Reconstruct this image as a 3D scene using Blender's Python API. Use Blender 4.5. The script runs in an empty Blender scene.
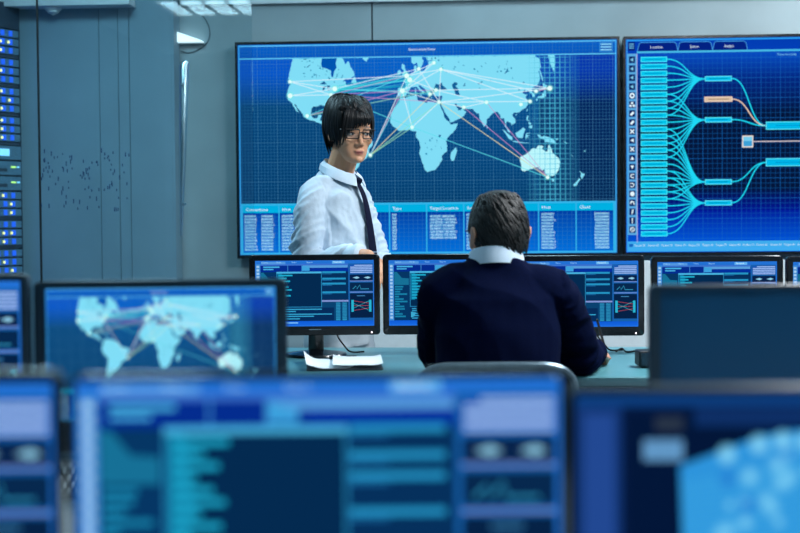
import bpy, bmesh, math, random
import numpy as np
from mathutils import Vector, Matrix, noise as mnoise
from mathutils.geometry import tessellate_polygon
rnd = random.Random(7)
SC = bpy.context.scene
COL = SC.collection
PI = math.pi

# ------------------------------------------------------------------ camera
F = 1400.0                                   # focal length in pixels of an 800 px wide frame
EYE = Vector((0, 0, 1.20))
YAW, PITCH, ROLL = math.radians(3.6), math.radians(1.943), 0.0078
_f = Vector((-math.sin(YAW) * math.cos(PITCH), math.cos(YAW) * math.cos(PITCH), -math.sin(PITCH)))
_r0 = Vector((math.cos(YAW), math.sin(YAW), 0))
_u0 = _r0.cross(_f)
CR = _r0 * math.cos(ROLL) - _u0 * math.sin(ROLL)
CU = _r0 * math.sin(ROLL) + _u0 * math.cos(ROLL)
cd = bpy.data.cameras.new('camera')
cam = bpy.data.objects.new('camera', cd)
COL.objects.link(cam)
cd.sensor_width = 36.0
cd.lens = 36.0 * F / 800.0
cd.clip_start = 0.05
cam.matrix_world = Matrix(((CR.x, CU.x, -_f.x, EYE.x), (CR.y, CU.y, -_f.y, EYE.y), (CR.z, CU.z, -_f.z, EYE.z), (0, 0, 0, 1)))
cd.dof.use_dof = True
cd.dof.focus_distance = 5.0
cd.dof.aperture_fstop = cd.lens / 1000.0 / 0.0205
cd.dof.aperture_blades = 0
SC.camera = cam

def at(px, py, d):
    return EYE + (_f + CR * ((px - 400) / F) - CU * ((py - 266.5) / F)) * d
def on_y(px, py, Y):
    v = _f + CR * ((px - 400) / F) - CU * ((py - 266.5) / F)
    return EYE + v * ((Y - EYE.y) / v.y)
def floor_at(px, d, z=0.0):
    p = at(px, 266.5, d)
    return Vector((p.x, p.y, z))

# ------------------------------------------------------------------ world, exposure
SC.view_settings.view_transform = 'Standard'
SC.view_settings.look = 'None'
SC.view_settings.exposure = 0.0
SC.view_settings.gamma = 1.0
SC.view_settings.use_curve_mapping = False
W = bpy.data.worlds.new('world')
SC.world = W
W.use_nodes = True
W.node_tree.nodes['Background'].inputs[0].default_value = (0.05, 0.16, 0.22, 1)
W.node_tree.nodes['Background'].inputs[1].default_value = 0.4
SC.cycles.max_bounces = 7
SC.cycles.transparent_max_bounces = 16
SC.cycles.sample_clamp_indirect = 4.0
SC.cycles.caustics_reflective = False
SC.cycles.caustics_refractive = False

YW = 7.0                                      # back wall
CEIL = 2.90                                   # ceiling, above the frame
TRIM_Z = on_y(430, 1.5, YW).z
TEAL, NEUT = (0.50, 0.84, 1.0), (0.93, 0.97, 1.0)
LAMPS = [  # (x, y, size x, size y, watts, colour)
    (-2.17, 1.56, 0.74, 0.74, 14.0, TEAL),
    (1.45, 3.85, 0.74, 0.74, 185.0, NEUT),
    (1.9, 6.1, 0.74, 0.74, 58.0, NEUT),
    (0.1, 6.1, 0.74, 0.74, 18.0, TEAL),
    (-1.6, 5.3, 0.74, 0.74, 58.0, TEAL),
    (1.0, 1.3, 0.74, 0.74, 28.0, TEAL),
]
for i, (x, y, sx, sy, w, lc) in enumerate(LAMPS):
    ld = bpy.data.lights.new('ceiling_light_glow', 'AREA')
    ld.shape = 'RECTANGLE'; ld.size = sx * 0.9; ld.size_y = sy * 0.9
    ld.energy = w; ld.color = lc
    lo = bpy.data.objects.new('ceiling_light_glow', ld)
    lo.location = (x, y, CEIL - 0.0235)
    COL.objects.link(lo)

# ------------------------------------------------------------------ helpers
def lin(c):
    c = c / 255.0
    return c / 12.92 if c <= 0.04045 else ((c + 0.055) / 1.055) ** 2.4
def S(r, g, b, a=1.0):
    return (lin(r), lin(g), lin(b), a)

_mats = {}
def mat(name, col, rough=0.5, metal=0.0, var=0.06, scale=40.0, bump=0.0, emit=None, strength=1.0, coat=0.0, spec=0.5):
    if name in _mats:
        return _mats[name]
    m = bpy.data.materials.new(name); m.use_nodes = True
    nt = m.node_tree; b = nt.nodes['Principled BSDF']
    b.inputs['Roughness'].default_value = rough
    b.inputs['Metallic'].default_value = metal
    b.inputs['Specular IOR Level'].default_value = spec
    b.inputs['Coat Weight'].default_value = coat
    tc = nt.nodes.new('ShaderNodeTexCoord')
    n = nt.nodes.new('ShaderNodeTexNoise'); n.inputs['Scale'].default_value = scale; n.inputs['Detail'].default_value = 4
    nt.links.new(tc.outputs['Object'], n.inputs['Vector'])
    r = nt.nodes.new('ShaderNodeValToRGB')
    c = col[:3]
    r.color_ramp.elements[0].position = 0.25; r.color_ramp.elements[1].position = 0.75
    r.color_ramp.elements[0].color = tuple(v * (1 - var) for v in c) + (1,)
    r.color_ramp.elements[1].color = tuple(min(1, v * (1 + var)) for v in c) + (1,)
    nt.links.new(n.outputs['Fac'], r.inputs['Fac'])
    nt.links.new(r.outputs['Color'], b.inputs['Base Color'])
    if bump:
        bp = nt.nodes.new('ShaderNodeBump'); bp.inputs['Strength'].default_value = bump; bp.inputs['Distance'].default_value = 0.004
        nt.links.new(n.outputs['Fac'], bp.inputs['Height']); nt.links.new(bp.outputs['Normal'], b.inputs['Normal'])
    if emit:
        b.inputs['Emission Color'].default_value = tuple(emit[:3]) + (1,)
        b.inputs['Emission Strength'].default_value = strength
    _mats[name] = m
    return m

class MB:
    """collects shapes for ONE mesh"""
    def __init__(s): s.v = []; s.f = []; s.mi = []
    def add(s, vs, fs, mi=0):
        o = len(s.v); s.v += [tuple(v) for v in vs]; s.f += [tuple(i + o for i in f) for f in fs]; s.mi += [mi] * len(fs)
        return s
    def box(s, x0, x1, y0, y1, z0, z1, mi=0):
        vs = [(x, y, z) for z in (z0, z1) for y in (y0, y1) for x in (x0, x1)]
        return s.add(vs, [(0, 2, 3, 1), (4, 5, 7, 6), (0, 1, 5, 4), (2, 6, 7, 3), (0, 4, 6, 2), (1, 3, 7, 5)], mi)
    def rbox(s, x0, x1, y0, y1, z0, z1, r=0.006, seg=3, axis='y', mi=0):
        """box with rounded corners in the plane across axis, edges softened"""
        b = min(r * 0.4, abs(y1 - y0) * 0.25)
        def outline(ins):
            pts = []
            for cx, cz, a0 in ((x1 - r, z1 - r, 0), (x0 + r, z1 - r, 90), (x0 + r, z0 + r, 180), (x1 - r, z0 + r, 270)):
                for k in range(seg + 1):
                    a = math.radians(a0 + 90 * k / seg)
                    pts.append((cx + (r - ins) * math.cos(a), cz + (r - ins) * math.sin(a)))
            return pts
        rings = []
        for y, ins in ((y0, b), (y0 + b, 0), (y1 - b, 0), (y1, b)):
            rings.append([(x, y, z) for x, z in outline(ins)])
        return s.loft(rings, mi)
    def slab(s, x0, x1, y0, y1, z0, z1, r=0.03, b=0.004, seg=4, mi=0):
        def outline(ins):
            pts = []
            for cx, cy, a0 in ((x1 - r, y1 - r, 0), (x0 + r, y1 - r, 90), (x0 + r, y0 + r, 180), (x1 - r, y0 + r, 270)):
                for k in range(seg + 1):
                    a = math.radians(a0 + 90 * k / seg)
                    pts.append((cx + (r - ins) * math.cos(a), cy + (r - ins) * math.sin(a)))
            return pts
        rings = []
        for z, ins in ((z0, b), (z0 + b, 0), (z1 - b, 0), (z1, b)):
            rings.append([(x, y, z) for x, y in outline(ins)])
        return s.loft(rings, mi)
    def loft(s, rings, mi=0, caps=True):
        n = len(rings[0]); vs = [p for r in rings for p in r]; fs = []
        for k in range(len(rings) - 1):
            for i in range(n):
                j = (i + 1) % n
                fs.append((k * n + i, k * n + j, (k + 1) * n + j, (k + 1) * n + i))
        if caps:
            fs.append(tuple(range(n))[::-1]); fs.append(tuple((len(rings) - 1) * n + i for i in range(n)))
        return s.add(vs, fs, mi)
    def lathe(s, prof, n=24, c=(0, 0, 0), axis='z', mi=0):
        rings = []
        for r, h in prof:
            ring = []
            for i in range(n):
                a = 2 * PI * i / n
                p = (r * math.cos(a), r * math.sin(a), h) if axis == 'z' else ((r * math.cos(a), h, r * math.sin(a)) if axis == 'y' else (h, r * math.cos(a), r * math.sin(a)))
                ring.append((p[0] + c[0], p[1] + c[1], p[2] + c[2]))
            rings.append(ring)
        return s.loft(rings, mi)
    def tube(s, pts, rad, n=8, mi=0, closed=False, flat=1.0, up=(0, 0, 1), ball=False):
        P = [Vector(p) for p in pts]; L = len(P)
        R = list(rad) if hasattr(rad, '__len__') else [rad] * L
        if ball:
            d0 = (P[0] - P[1]).normalized(); d1 = (P[-1] - P[-2]).normalized()
            a, b = [], []
            for q in (80, 55, 28):
                t = math.radians(q)
                a.append((P[0] + d0 * R[0] * math.sin(t), R[0] * math.cos(t)))
                b.insert(0, (P[-1] + d1 * R[-1] * math.sin(t), R[-1] * math.cos(t)))
            P = [x[0] for x in a] + P + [x[0] for x in b]; R = [x[1] for x in a] + R + [x[1] for x in b]; L = len(P)
        rings = []; prev = None
        for i in range(L):
            if closed: t = P[(i + 1) % L] - P[i - 1]
            else: t = P[min(i + 1, L - 1)] - P[max(i - 1, 0)]
            if t.length < 1e-9: t = Vector((0, 0, 1))
            t.normalize()
            u = Vector(up) if prev is None else prev
            u = u - t * u.dot(t)
            if u.length < 1e-4:
                u = Vector((1, 0, 0)) - t * t.x
                if u.length < 1e-4: u = Vector((0, 1, 0))
            u.normalize(); w = t.cross(u); prev = u
            rings.append([P[i] + u * (R[i] * flat * math.sin(2 * PI * k / n)) + w * (R[i] * math.cos(2 * PI * k / n)) for k in range(n)])
        if closed:
            rings.append(rings[0])
            return s.loft(rings, mi, caps=False)
        return s.loft(rings, mi)
    def ball(s, c, r, n=14, m=9, mi=0, rot=None):
        rr = r if hasattr(r, '__len__') else (r, r, r)
        rings = []
        for k in range(1, m):
            t = PI * k / m
            ring = []
            for i in range(n):
                a = 2 * PI * i / n
                p = Vector((rr[0] * math.sin(t) * math.cos(a), rr[1] * math.sin(t) * math.sin(a), -rr[2] * math.cos(t)))
                if rot: p = rot @ p
                ring.append(Vector(c) + p)
            rings.append(ring)
        return s.loft(rings, mi)
    def xf(s, M):
        s.v = [tuple(M @ Vector(v)) for v in s.v]; return s
    def mesh(s, name, mats, smooth=True):
        me = bpy.data.meshes.new(name); me.from_pydata(s.v, [], s.f)
        for m in (mats if isinstance(mats, (list, tuple)) else [mats]): me.materials.append(m)
        me.polygons.foreach_set('material_index', s.mi)
        bm = bmesh.new(); bm.from_mesh(me); bmesh.ops.recalc_face_normals(bm, faces=bm.faces)
        if smooth:
            for f in bm.faces: f.smooth = True
            for e in bm.edges:
                if len(e.link_faces) == 2 and e.calc_face_angle(0) > 0.6: e.smooth = False
        bm.to_mesh(me); bm.free(); me.update()
        return me
    def build(s, name, mats, parent=None, smooth=True, loc=None, rotz=None):
        return obj(name, s.mesh(name, mats, smooth), parent, loc, rotz)

def obj(name, me, parent=None, loc=None, rotz=None):
    o = bpy.data.objects.new(name, me); COL.objects.link(o)
    if parent: o.parent = parent
    if loc is not None: o.location = loc
    if rotz is not None: o.rotation_euler = (0, 0, rotz)
    return o
def thing(name, label, cat, loc=(0, 0, 0), rotz=0.0, group=None):
    o = bpy.data.objects.new(name, None); COL.objects.link(o)
    o.location = loc; o.rotation_euler = (0, 0, rotz); o.empty_display_size = 0.1
    return tag(o, label, cat, group)
def tag(o, label, cat, group=None):
    o['label'] = label; o['category'] = cat
    if group: o['group'] = group
    return o
def struct(o):
    o['kind'] = 'structure'; return o
def crom(pts, sub=5):
    P = [Vector(p) for p in pts]; out = []
    for i in range(len(P) - 1):
        a, b, c, d = P[max(i - 1, 0)], P[i], P[i + 1], P[min(i + 2, len(P) - 1)]
        for k in range(sub):
            t = k / sub
            out.append(0.5 * ((2 * b) + (c - a) * t + (2 * a - 5 * b + 4 * c - d) * t * t + (3 * b - a - 3 * c + d) * t ** 3))
    out.append(P[-1]); return out
def lerp1(v, sub=5):
    out = []
    for i in range(len(v) - 1):
        for k in range(sub): out.append(v[i] + (v[i + 1] - v[i]) * k / sub)
    out.append(v[-1]); return out

# ------------------------------------------------------------------ flat screen graphics
def screen_mat(name, alpha):
    m = bpy.data.materials.new(name); m.use_nodes = True; nt = m.node_tree
    for n in list(nt.nodes): nt.nodes.remove(n)
    out = nt.nodes.new('ShaderNodeOutputMaterial'); at_ = nt.nodes.new('ShaderNodeAttribute'); at_.attribute_name = 'Col'
    em = nt.nodes.new('ShaderNodeEmission'); nt.links.new(at_.outputs['Color'], em.inputs['Color'])
    if alpha:
        tr = nt.nodes.new('ShaderNodeBsdfTransparent'); mx = nt.nodes.new('ShaderNodeMixShader')
        nt.links.new(at_.outputs['Alpha'], mx.inputs[0]); nt.links.new(tr.outputs[0], mx.inputs[1]); nt.links.new(em.outputs[0], mx.inputs[2])
        nt.links.new(mx.outputs[0], out.inputs['Surface'])
        m.cycles.emission_sampling = 'NONE'
    else:
        gl = nt.nodes.new('ShaderNodeBsdfGlossy'); gl.inputs['Roughness'].default_value = 0.35; gl.inputs['Color'].default_value = (0.02, 0.02, 0.02, 1)
        ad = nt.nodes.new('ShaderNodeAddShader')
        nt.links.new(em.outputs[0], ad.inputs[0]); nt.links.new(gl.outputs[0], ad.inputs[1]); nt.links.new(ad.outputs[0], out.inputs['Surface'])
        m.cycles.emission_sampling = 'FRONT'
    return m
M_SCREEN = screen_mat('screen_backlit_base', False)
M_GLYPH = screen_mat('screen_backlit_graphics', True)

class Canvas:
    def __init__(s, w, h): s.w, s.h = w, h; s.v = []; s.f = []; s.c = []; s.m = []
    def _a(s, pts, faces, cols, layer, base=False):
        o = len(s.v); s.v += [(x, y, layer) for x, y in pts]
        for f in faces:
            s.f.append(tuple(o + i for i in f)); s.c += [cols[i] for i in f]; s.m.append(0 if base else 1)
    def rect(s, x0, y0, x1, y1, col, layer=1, col2=None, base=False):
        c2 = col2 or col
        s._a([(x0, y0), (x1, y0), (x1, y1), (x0, y1)], [(0, 1, 2, 3)], [col, col, c2, c2], layer, base)
    def hgrad(s, x0, y0, x1, y1, c1, c2, layer):
        s._a([(x0, y0), (x1, y0), (x1, y1), (x0, y1)], [(0, 1, 2, 3)], [c1, c2, c2, c1], layer)
    def frame(s, x0, y0, x1, y1, w, col, layer=2):
        s.rect(x0, y0, x1, y0 + w, col, layer); s.rect(x0, y1 - w, x1, y1, col, layer)
        s.rect(x0, y0 + w, x0 + w, y1 - w, col, layer); s.rect(x1 - w, y0 + w, x1, y1 - w, col, layer)
    def poly(s, pts, col, layer=3):
        if len(pts) < 3: return
        tris = tessellate_polygon([[Vector((x, y, 0)) for x, y in pts]])
        s._a(pts, [tuple(t) for t in tris], [col] * len(pts), layer)
    def line(s, p, q, w, col, layer=5):
        dx, dy = q[0] - p[0], q[1] - p[1]; L = math.hypot(dx, dy) or 1
        nx, ny = -dy / L * w / 2, dx / L * w / 2
        s._a([(p[0] + nx, p[1] + ny), (q[0] + nx, q[1] + ny), (q[0] - nx, q[1] - ny), (p[0] - nx, p[1] - ny)], [(0, 1, 2, 3)], [col] * 4, layer)
    def strip(s, pts, w, col, layer=5):
        a, b = [], []
        for i, p in enumerate(pts):
            q0 = pts[max(i - 1, 0)]; q1 = pts[min(i + 1, len(pts) - 1)]
            dx, dy = q1[0] - q0[0], q1[1] - q0[1]; L = math.hypot(dx, dy) or 1
            a.append((p[0] - dy / L * w / 2, p[1] + dx / L * w / 2)); b.append((p[0] + dy / L * w / 2, p[1] - dx / L * w / 2))
        n = len(pts)
        s._a(a + b, [(i, i + 1, n + i + 1, n + i) for i in range(n - 1)], [col] * (2 * n), layer)
    def bez(s, p, q, w, col, layer=5, n=14):
        mx = (p[0] + q[0]) / 2; pts = []
        for i in range(n + 1):
            t = i / n
            x = (1 - t) ** 3 * p[0] + 3 * (1 - t) ** 2 * t * mx + 3 * (1 - t) * t * t * mx + t ** 3 * q[0]
            y = (1 - t) ** 3 * p[1] + 3 * (1 - t) ** 2 * t * p[1] + 3 * (1 - t) * t * t * q[1] + t ** 3 * q[1]
            pts.append((x, y))
        s.strip(pts, w, col, layer)
    def disc(s, x, y, r, col, layer=6, n=14, edge=None):
        e = edge or col
        pts = [(x, y)] + [(x + r * math.cos(2 * PI * i / n), y + r * math.sin(2 * PI * i / n)) for i in range(n)]
        s._a(pts, [(0, 1 + i, 1 + (i + 1) % n) for i in range(n)], [col] + [e] * n, layer)
    def text(s, t, x, y, h, col, layer=6, align='l', width=None):
        vs, fs, w = glyphs(t)
        k = h / 0.70; kx = k if width is None or w == 0 else width / w
        ox = x - (w * kx if align == 'r' else (w * kx / 2 if align == 'c' else 0))
        s._a([(ox + a * kx, y - b * k) for a, b in vs], fs, [col] * len(vs), layer)
    def mesh(s, name, w, h):
        me = bpy.data.meshes.new(name)
        me.from_pydata([((x / s.w - 0.5) * w, -0.00035 * l, (0.5 - y / s.h) * h) for x, y, l in s.v], [], s.f)
        me.materials.append(M_SCREEN); me.materials.append(M_GLYPH)
        me.polygons.foreach_set('material_index', s.m)
        ca = me.color_attributes.new('Col', 'FLOAT_COLOR', 'CORNER')
        ca.data.foreach_set('color', np.array(s.c, dtype=np.float32).ravel())
        # every face looks to -Y
        me.update()
        bm = bmesh.new(); bm.from_mesh(me)
        fl = [f for f in bm.faces if f.normal.y > 0]
        bmesh.ops.reverse_faces(bm, faces=fl); bm.to_mesh(me); bm.free(); me.update()
        return me

_gl = {}
def glyphs(t):
    if t in _gl: return _gl[t]
    cu = bpy.data.curves.new('lettering', 'FONT'); cu.body = t; cu.resolution_u = 1; cu.fill_mode = 'FRONT'
    o = bpy.data.objects.new('lettering', cu); COL.objects.link(o)
    dg = bpy.context.evaluated_depsgraph_get()
    me = bpy.data.meshes.new_from_object(o.evaluated_get(dg))
    vs = [(v.co.x, v.co.y) for v in me.vertices]; fs = [tuple(p.vertices) for p in me.polygons]
    bpy.data.objects.remove(o); bpy.data.curves.remove(cu); bpy.data.meshes.remove(me)
    w = max([v[0] for v in vs], default=0)
    _gl[t] = (vs, fs, w); return _gl[t]

# ---- the world map
LAND = {
 'north_america': [(-127,66),(-127.5,51),(-124.7,48.4),(-123,48.9),(-124,46),(-124.3,42.5),(-124.3,40.3),(-122.6,37.8),(-120.6,34.6),(-117.2,32.6),(-115.9,30),(-114.2,27.8),(-112,25),(-109.7,23),(-110.5,24.8),(-112.3,28.5),(-114.7,31.6),(-113,31),(-110.5,27.3),(-108,25),(-105.6,21.5),(-105.3,19.8),(-102,17.9),(-98.5,16.3),(-95,15.9),(-92.3,14.5),(-89,13.3),(-87.5,12.9),(-85.8,10.8),(-83.5,8.7),(-81.5,7.4),(-79.6,8.9),(-77.5,7.5),(-77.4,8.7),(-79.5,9.6),(-82,9),(-83.6,11),(-83.2,15),(-86,15.9),(-88.5,15.9),(-88,18.5),(-87,21.4),(-90.4,21.1),(-91,18.7),(-94.3,18.2),(-96.5,19.5),(-97.8,22.5),(-97.2,27),(-95,29.2),(-91,29.2),(-89,30.3),(-85,29.7),(-83.8,30),(-82.7,28),(-81.8,26),(-80.4,25.2),(-80.1,27),(-81.4,30.5),(-79,33.2),(-76,35),(-76,37),(-74,40.5),(-70,41.7),(-70.5,43.2),(-67,44.7),(-66,43.8),(-61,45.6),(-64.5,46.3),(-65,48.5),(-69,48.2),(-65,50.2),(-60,50.2),(-56,52),(-57.5,54.5),(-61.5,57),(-64.5,60.3),(-67.5,58.5),(-70,61),(-74,62.3),(-76,66)],
 'newfoundland': [(-59,47.6),(-55.5,46.8),(-52.8,47.2),(-55.5,51.4),(-57.5,50.5)],
 'cuba': [(-85,22),(-80,23),(-74.3,20.2),(-77.5,19.9),(-79,21.5)], 'hispaniola': [(-74.3,18.3),(-72.8,19.9),(-68.5,18.6),(-71.5,17.8)],
 'greenland': [(-52,66),(-48.5,61),(-44.5,59.8),(-42.5,61.5),(-38,66)], 'iceland': [(-24,66),(-22.5,63.4),(-18.8,62.6),(-14.5,64),(-14,66)],
 'south_america': [(-77.4,8.5),(-75,10.8),(-71.5,12.3),(-68,10.8),(-62,10.6),(-59,8),(-52,5),(-50,0.5),(-44,-2.5),(-39,-3),(-35,-5.5),(-35,-9),(-38.8,-13),(-39.5,-18),(-41.5,-22),(-48,-25.5),(-49,-29),(-53.5,-34),(-57.5,-35),(-57,-37.5),(-62,-39),(-65,-41.5),(-65.5,-45),(-68,-50),(-68.5,-53),(-71,-54.5),(-74,-51),(-75,-46),(-73,-40),(-73,-36),(-71.5,-30),(-70.2,-19),(-76,-14),(-81,-6),(-80,-2.5),(-80,1),(-77.5,4)],
 'africa': [(-6,35.8),(-2,35.2),(3,36.8),(10,37.3),(11,33.5),(15.3,32.2),(20,30.8),(22,32.8),(29,31),(32.3,31.2),(34,27.3),(36.5,22.5),(37.3,18.8),(39.8,15),(43.2,12),(44,10.5),(51.2,11.8),(48.5,5),(44,1),(41.5,-2),(39,-6),(40.5,-11),(40.3,-16),(35,-20),(35.4,-24),(32.7,-27),(31,-30),(28,-33),(20,-34.8),(18.3,-33.5),(15,-26.5),(12,-18),(13.6,-12),(12.2,-6),(8.8,-1),(9.5,3.8),(5.5,4.4),(1,6),(-4,5.2),(-8,4.5),(-13,8.5),(-16.7,12.5),(-17.4,14.8),(-16.2,19),(-17,21.5),(-13,27.7),(-9.7,30)],
 'madagascar': [(49.3,-12.2),(50.4,-15.7),(47.2,-24.8),(45,-25.5),(43.4,-22),(44.4,-17)],
 'eurasia': [(-9,37),(-9.4,39),(-8.9,43.2),(-1.8,43.4),(-1.3,46),(-4.6,48.4),(-1.5,48.7),(1.6,50.2),(4.5,52.3),(8,53.7),(8.2,57),(10.6,57.6),(11,54.2),(14,54),(19,54.5),(21.2,56.5),(24,57.2),(23.5,59.2),(29.5,59.9),(23,60),(21.3,61.5),(21.5,63.5),(24.5,66),(143.5,66),(142,61),(146,60),(145,55.5),(141,53),(140.5,48.5),(135.5,44),(131,42.8),(127.6,39.7),(129.4,37),(129,35.2),(126.4,34.5),(126.7,37.5),(124.7,38.2),(125,39.7),(121.3,39),(121.5,40.8),(118,39),(119,37.3),(122.4,37),(119.4,35),(121.8,31.5),(121.8,28.5),(119.5,25.5),(114,22.3),(110.3,21.2),(108,21.5),(105.8,19),(108.8,15.3),(109.2,11.8),(105,8.7),(105,10.5),(102.4,12.2),(100.8,13.4),(99.3,10),(100.4,7),(103.4,4),(103.8,1.4),(101.3,3),(100.2,6.4),(98.4,8),(98.7,12),(97.6,16.3),(94.4,16),(94.2,18.8),(92,21.5),(90.5,22.5),(87,21.3),(82.3,16.6),(80.2,15),(80,10.3),(77.5,8),(76,10.7),(73,17),(72.7,21),(70.5,20.9),(69,22.3),(67,24.8),(61.5,25.1),(57.3,25.8),(56.5,27),(51.5,27.8),(50,30),(48,30),(50.2,26.5),(51.5,25.8),(51.6,24.2),(54,24.2),(56.3,26),(56.8,24.3),(59.8,22.4),(57.7,19),(55,17.2),(52,15.8),(45,12.8),(43.4,12.7),(42.5,16.5),(39,21.2),(35,28),(34.8,29.4),(34.2,31.3),(35.8,35.7),(36,36.7),(31,36.5),(28,36.8),(26.5,38.5),(26.8,40.2),(29,41.2),(24,40.8),(22.9,40.3),(24,37.8),(22.8,36.5),(21.2,38),(19.4,41),(19,42.2),(15.5,44),(13.6,45.5),(12.4,44.5),(14,42.3),(18.4,40.2),(16.7,39),(16,38),(15.7,40),(12.3,41.8),(10.3,43.9),(7.5,43.8),(4,43.5),(3.2,42),(0,39.5),(-0.7,37.7),(-2.2,36.8),(-5.5,36.1)],
 'kamchatka': [(155.5,66),(164,66),(162,58),(157.2,52.5),(156,57)],
 'scandinavia': [(5.5,59),(5,62),(9,66),(22,66),(17.5,62.5),(17,60.8),(18.8,60),(16.5,57),(14.3,55.5),(12.8,55.6),(11.2,59),(8,58)],
 'britain': [(-5.5,50.2),(1.3,51.2),(1.6,52.7),(-0.3,54),(-2,56),(-2,57.6),(-5,58.6),(-5.5,56),(-3,54.5),(-4.5,53),(-5,51.8)], 'ireland': [(-10,52),(-6.3,52.3),(-6,54.2),(-8,55.2),(-10,54)],
 'sicily': [(12.5,38),(15.5,38.2),(15,36.8)], 'sardinia': [(8.4,39),(8.6,43),(9.5,42.5),(9.6,39.2)], 'crete': [(23.5,35.5),(26.3,35.3),(25,34.9)],
 'honshu': [(130.8,34.2),(135.5,33.5),(140,35.2),(141.9,39.5),(141,41.3),(139.8,39),(136.8,37.2),(136,35.7),(132.5,35.4)], 'hokkaido': [(140,42),(143.2,42),(145.3,43.5),(141.8,45.4)], 'kyushu': [(129.8,33.3),(131.6,33.6),(131,31.3),(130.2,31.4)], 'sakhalin': [(142,46),(143.5,49),(143.2,54.3),(142,53),(142,49)],
 'taiwan': [(120.2,23),(121.5,25.2),(120.9,22)], 'hainan': [(108.8,19.3),(110.8,20),(109.8,18.3)], 'ceylon': [(80,9.5),(81.8,7.5),(80.5,6)],
 'luzon': [(120.3,16),(121,18.5),(122.2,18.2),(121.5,14.5),(124,12.5),(120.5,13.8)], 'mindanao': [(122,7),(124,8.8),(126.2,8.8),(125.6,6),(124,6)], 'visayas': [(122,11.6),(124.8,11.5),(124.8,10),(123,9.2)],
 'sumatra': [(95.3,5.6),(98,4),(103.5,-1),(106,-3),(105.7,-5.9),(102,-4),(98.7,1.5)], 'java': [(105.3,-6.5),(108.5,-6.7),(114.4,-7.8),(119,-8.4),(124,-8.6),(119,-9),(114.3,-8.7),(108,-7.8)],
 'borneo': [(109,1.5),(111.5,2.5),(115,5),(117,7),(119,5),(117.6,1),(116,-4),(111.5,-3.4),(110,-1.5)], 'sulawesi': [(119.5,-5.5),(119,-2.5),(120,1),(125,1.5),(120.5,.3),(121,-1),(123.3,-1),(121.3,-2.2),(122.5,-5),(120.5,-3)],
 'guinea': [(131,-.8),(134.2,-.8),(135,-3.3),(138,-1.7),(144.5,-3.9),(147.8,-6.3),(150.6,-10.5),(147,-9.3),(143.5,-8.3),(138.5,-8.2),(137.8,-5.3),(133,-4)], 'solomon': [(149,-5.8),(152,-4.2),(151.5,-6)], 'vanuatu': [(156,-7),(161,-9.5),(160,-10)], 'caledonia': [(164,-20.3),(167,-22.3),(166.2,-22.4)], 'fiji': [(177,-17.5),(179.8,-16.2),(178.2,-18.2)],
 'australia': [(114,-22),(113.5,-26),(115,-31),(115,-34),(118,-35),(124,-33),(129,-31.7),(131.5,-31.5),(135.5,-34.8),(138,-33),(138,-35.5),(140,-37.8),(144,-38.5),(147,-38.8),(150,-37.2),(152.5,-32.5),(153.5,-28),(152.8,-25),(149.2,-21.2),(146.2,-18.8),(145.3,-15),(142.5,-10.8),(141.6,-14),(140.8,-17.5),(139.2,-17.4),(135.5,-15),(137,-12),(132,-11.3),(129.8,-14.5),(126.5,-14),(122.5,-17.5),(119,-20)],
 'tasmania': [(144.8,-40.8),(148.2,-40.9),(147,-43.5),(145.8,-43)], 'north_island': [(172.7,-34.5),(175.5,-36.8),(178.4,-37.7),(175.4,-41.5),(174,-39.3),(174.6,-37.2)], 'south_island': [(172.7,-40.6),(174,-41.8),(171.2,-44.3),(170.5,-46),(168.3,-46.6),(166.5,-45.8),(170.8,-42.8)],
}
SEAS = [[(-94.5,66),(-94.5,59),(-92.5,57),(-88,56.5),(-82.3,55.2),(-82,53),(-80.5,51.3),(-79,51.6),(-79,54.6),(-76.7,57),(-78.3,59),(-77.5,62.5),(-75,66)],
 [(-92,46.8),(-88,48.8),(-84.7,46.7),(-87,46.5)], [(-87.8,42),(-86.3,42.2),(-85.2,45.5),(-87.8,45)], [(-84,45.8),(-80.5,45.5),(-82,43.2),(-83.5,44)], [(-83,41.7),(-79,42.7),(-76.5,44),(-79.5,43.4)],
 [(-98.5,53.8),(-96.8,50.5),(-97.5,53)], [(-116,61.5),(-110,62.7),(-112,61.2)], [(28,42.5),(30.5,46),(33.5,45.3),(37,46.8),(37,45),(41.5,42),(38,41),(35,42),(31,41.2)], [(47,45),(50,46.8),(53,46.5),(53,45),(50.5,44.4),(53,42),(53.8,37),(49.5,37.4),(49,40.5),(47.6,43)],
 [(58.5,44),(61.5,46.5),(60.5,44)], [(104,51.6),(109.8,55.7),(108,53)], [(31.8,-2.5),(31.8,.3),(34,.3),(33.5,-2.5)], [(29.2,-3.5),(30.8,-8.5),(29.8,-6)], [(34,-10),(35,-14),(34.3,-13)], [(73.5,45.5),(79,46.6),(76,45.3)], [(30.5,61),(33,60.5),(32,61.6)], [(-111,57),(-106,59),(-108,57.5)]]
def merc(lat): return math.degrees(math.log(math.tan(PI / 4 + math.radians(lat) / 2)))
def geo(lon, lat): return (409 + lon * (0.985 - 0.09 * max(0, (min(lat, 66) - 35) / 27)) - 239.5, 77 + (60.3 - merc(lat)) * 0.985 - 44.0)
TOPV = 14.5
def clip_top(pts, top):
    out = []
    for i in range(len(pts)):
        a, b = pts[i - 1], pts[i]
        if (a[1] >= top) != (b[1] >= top):
            t = (top - a[1]) / (b[1] - a[1]); out.append((a[0] + (b[0] - a[0]) * t, top))
        if b[1] >= top: out.append(b)
    return out
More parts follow.
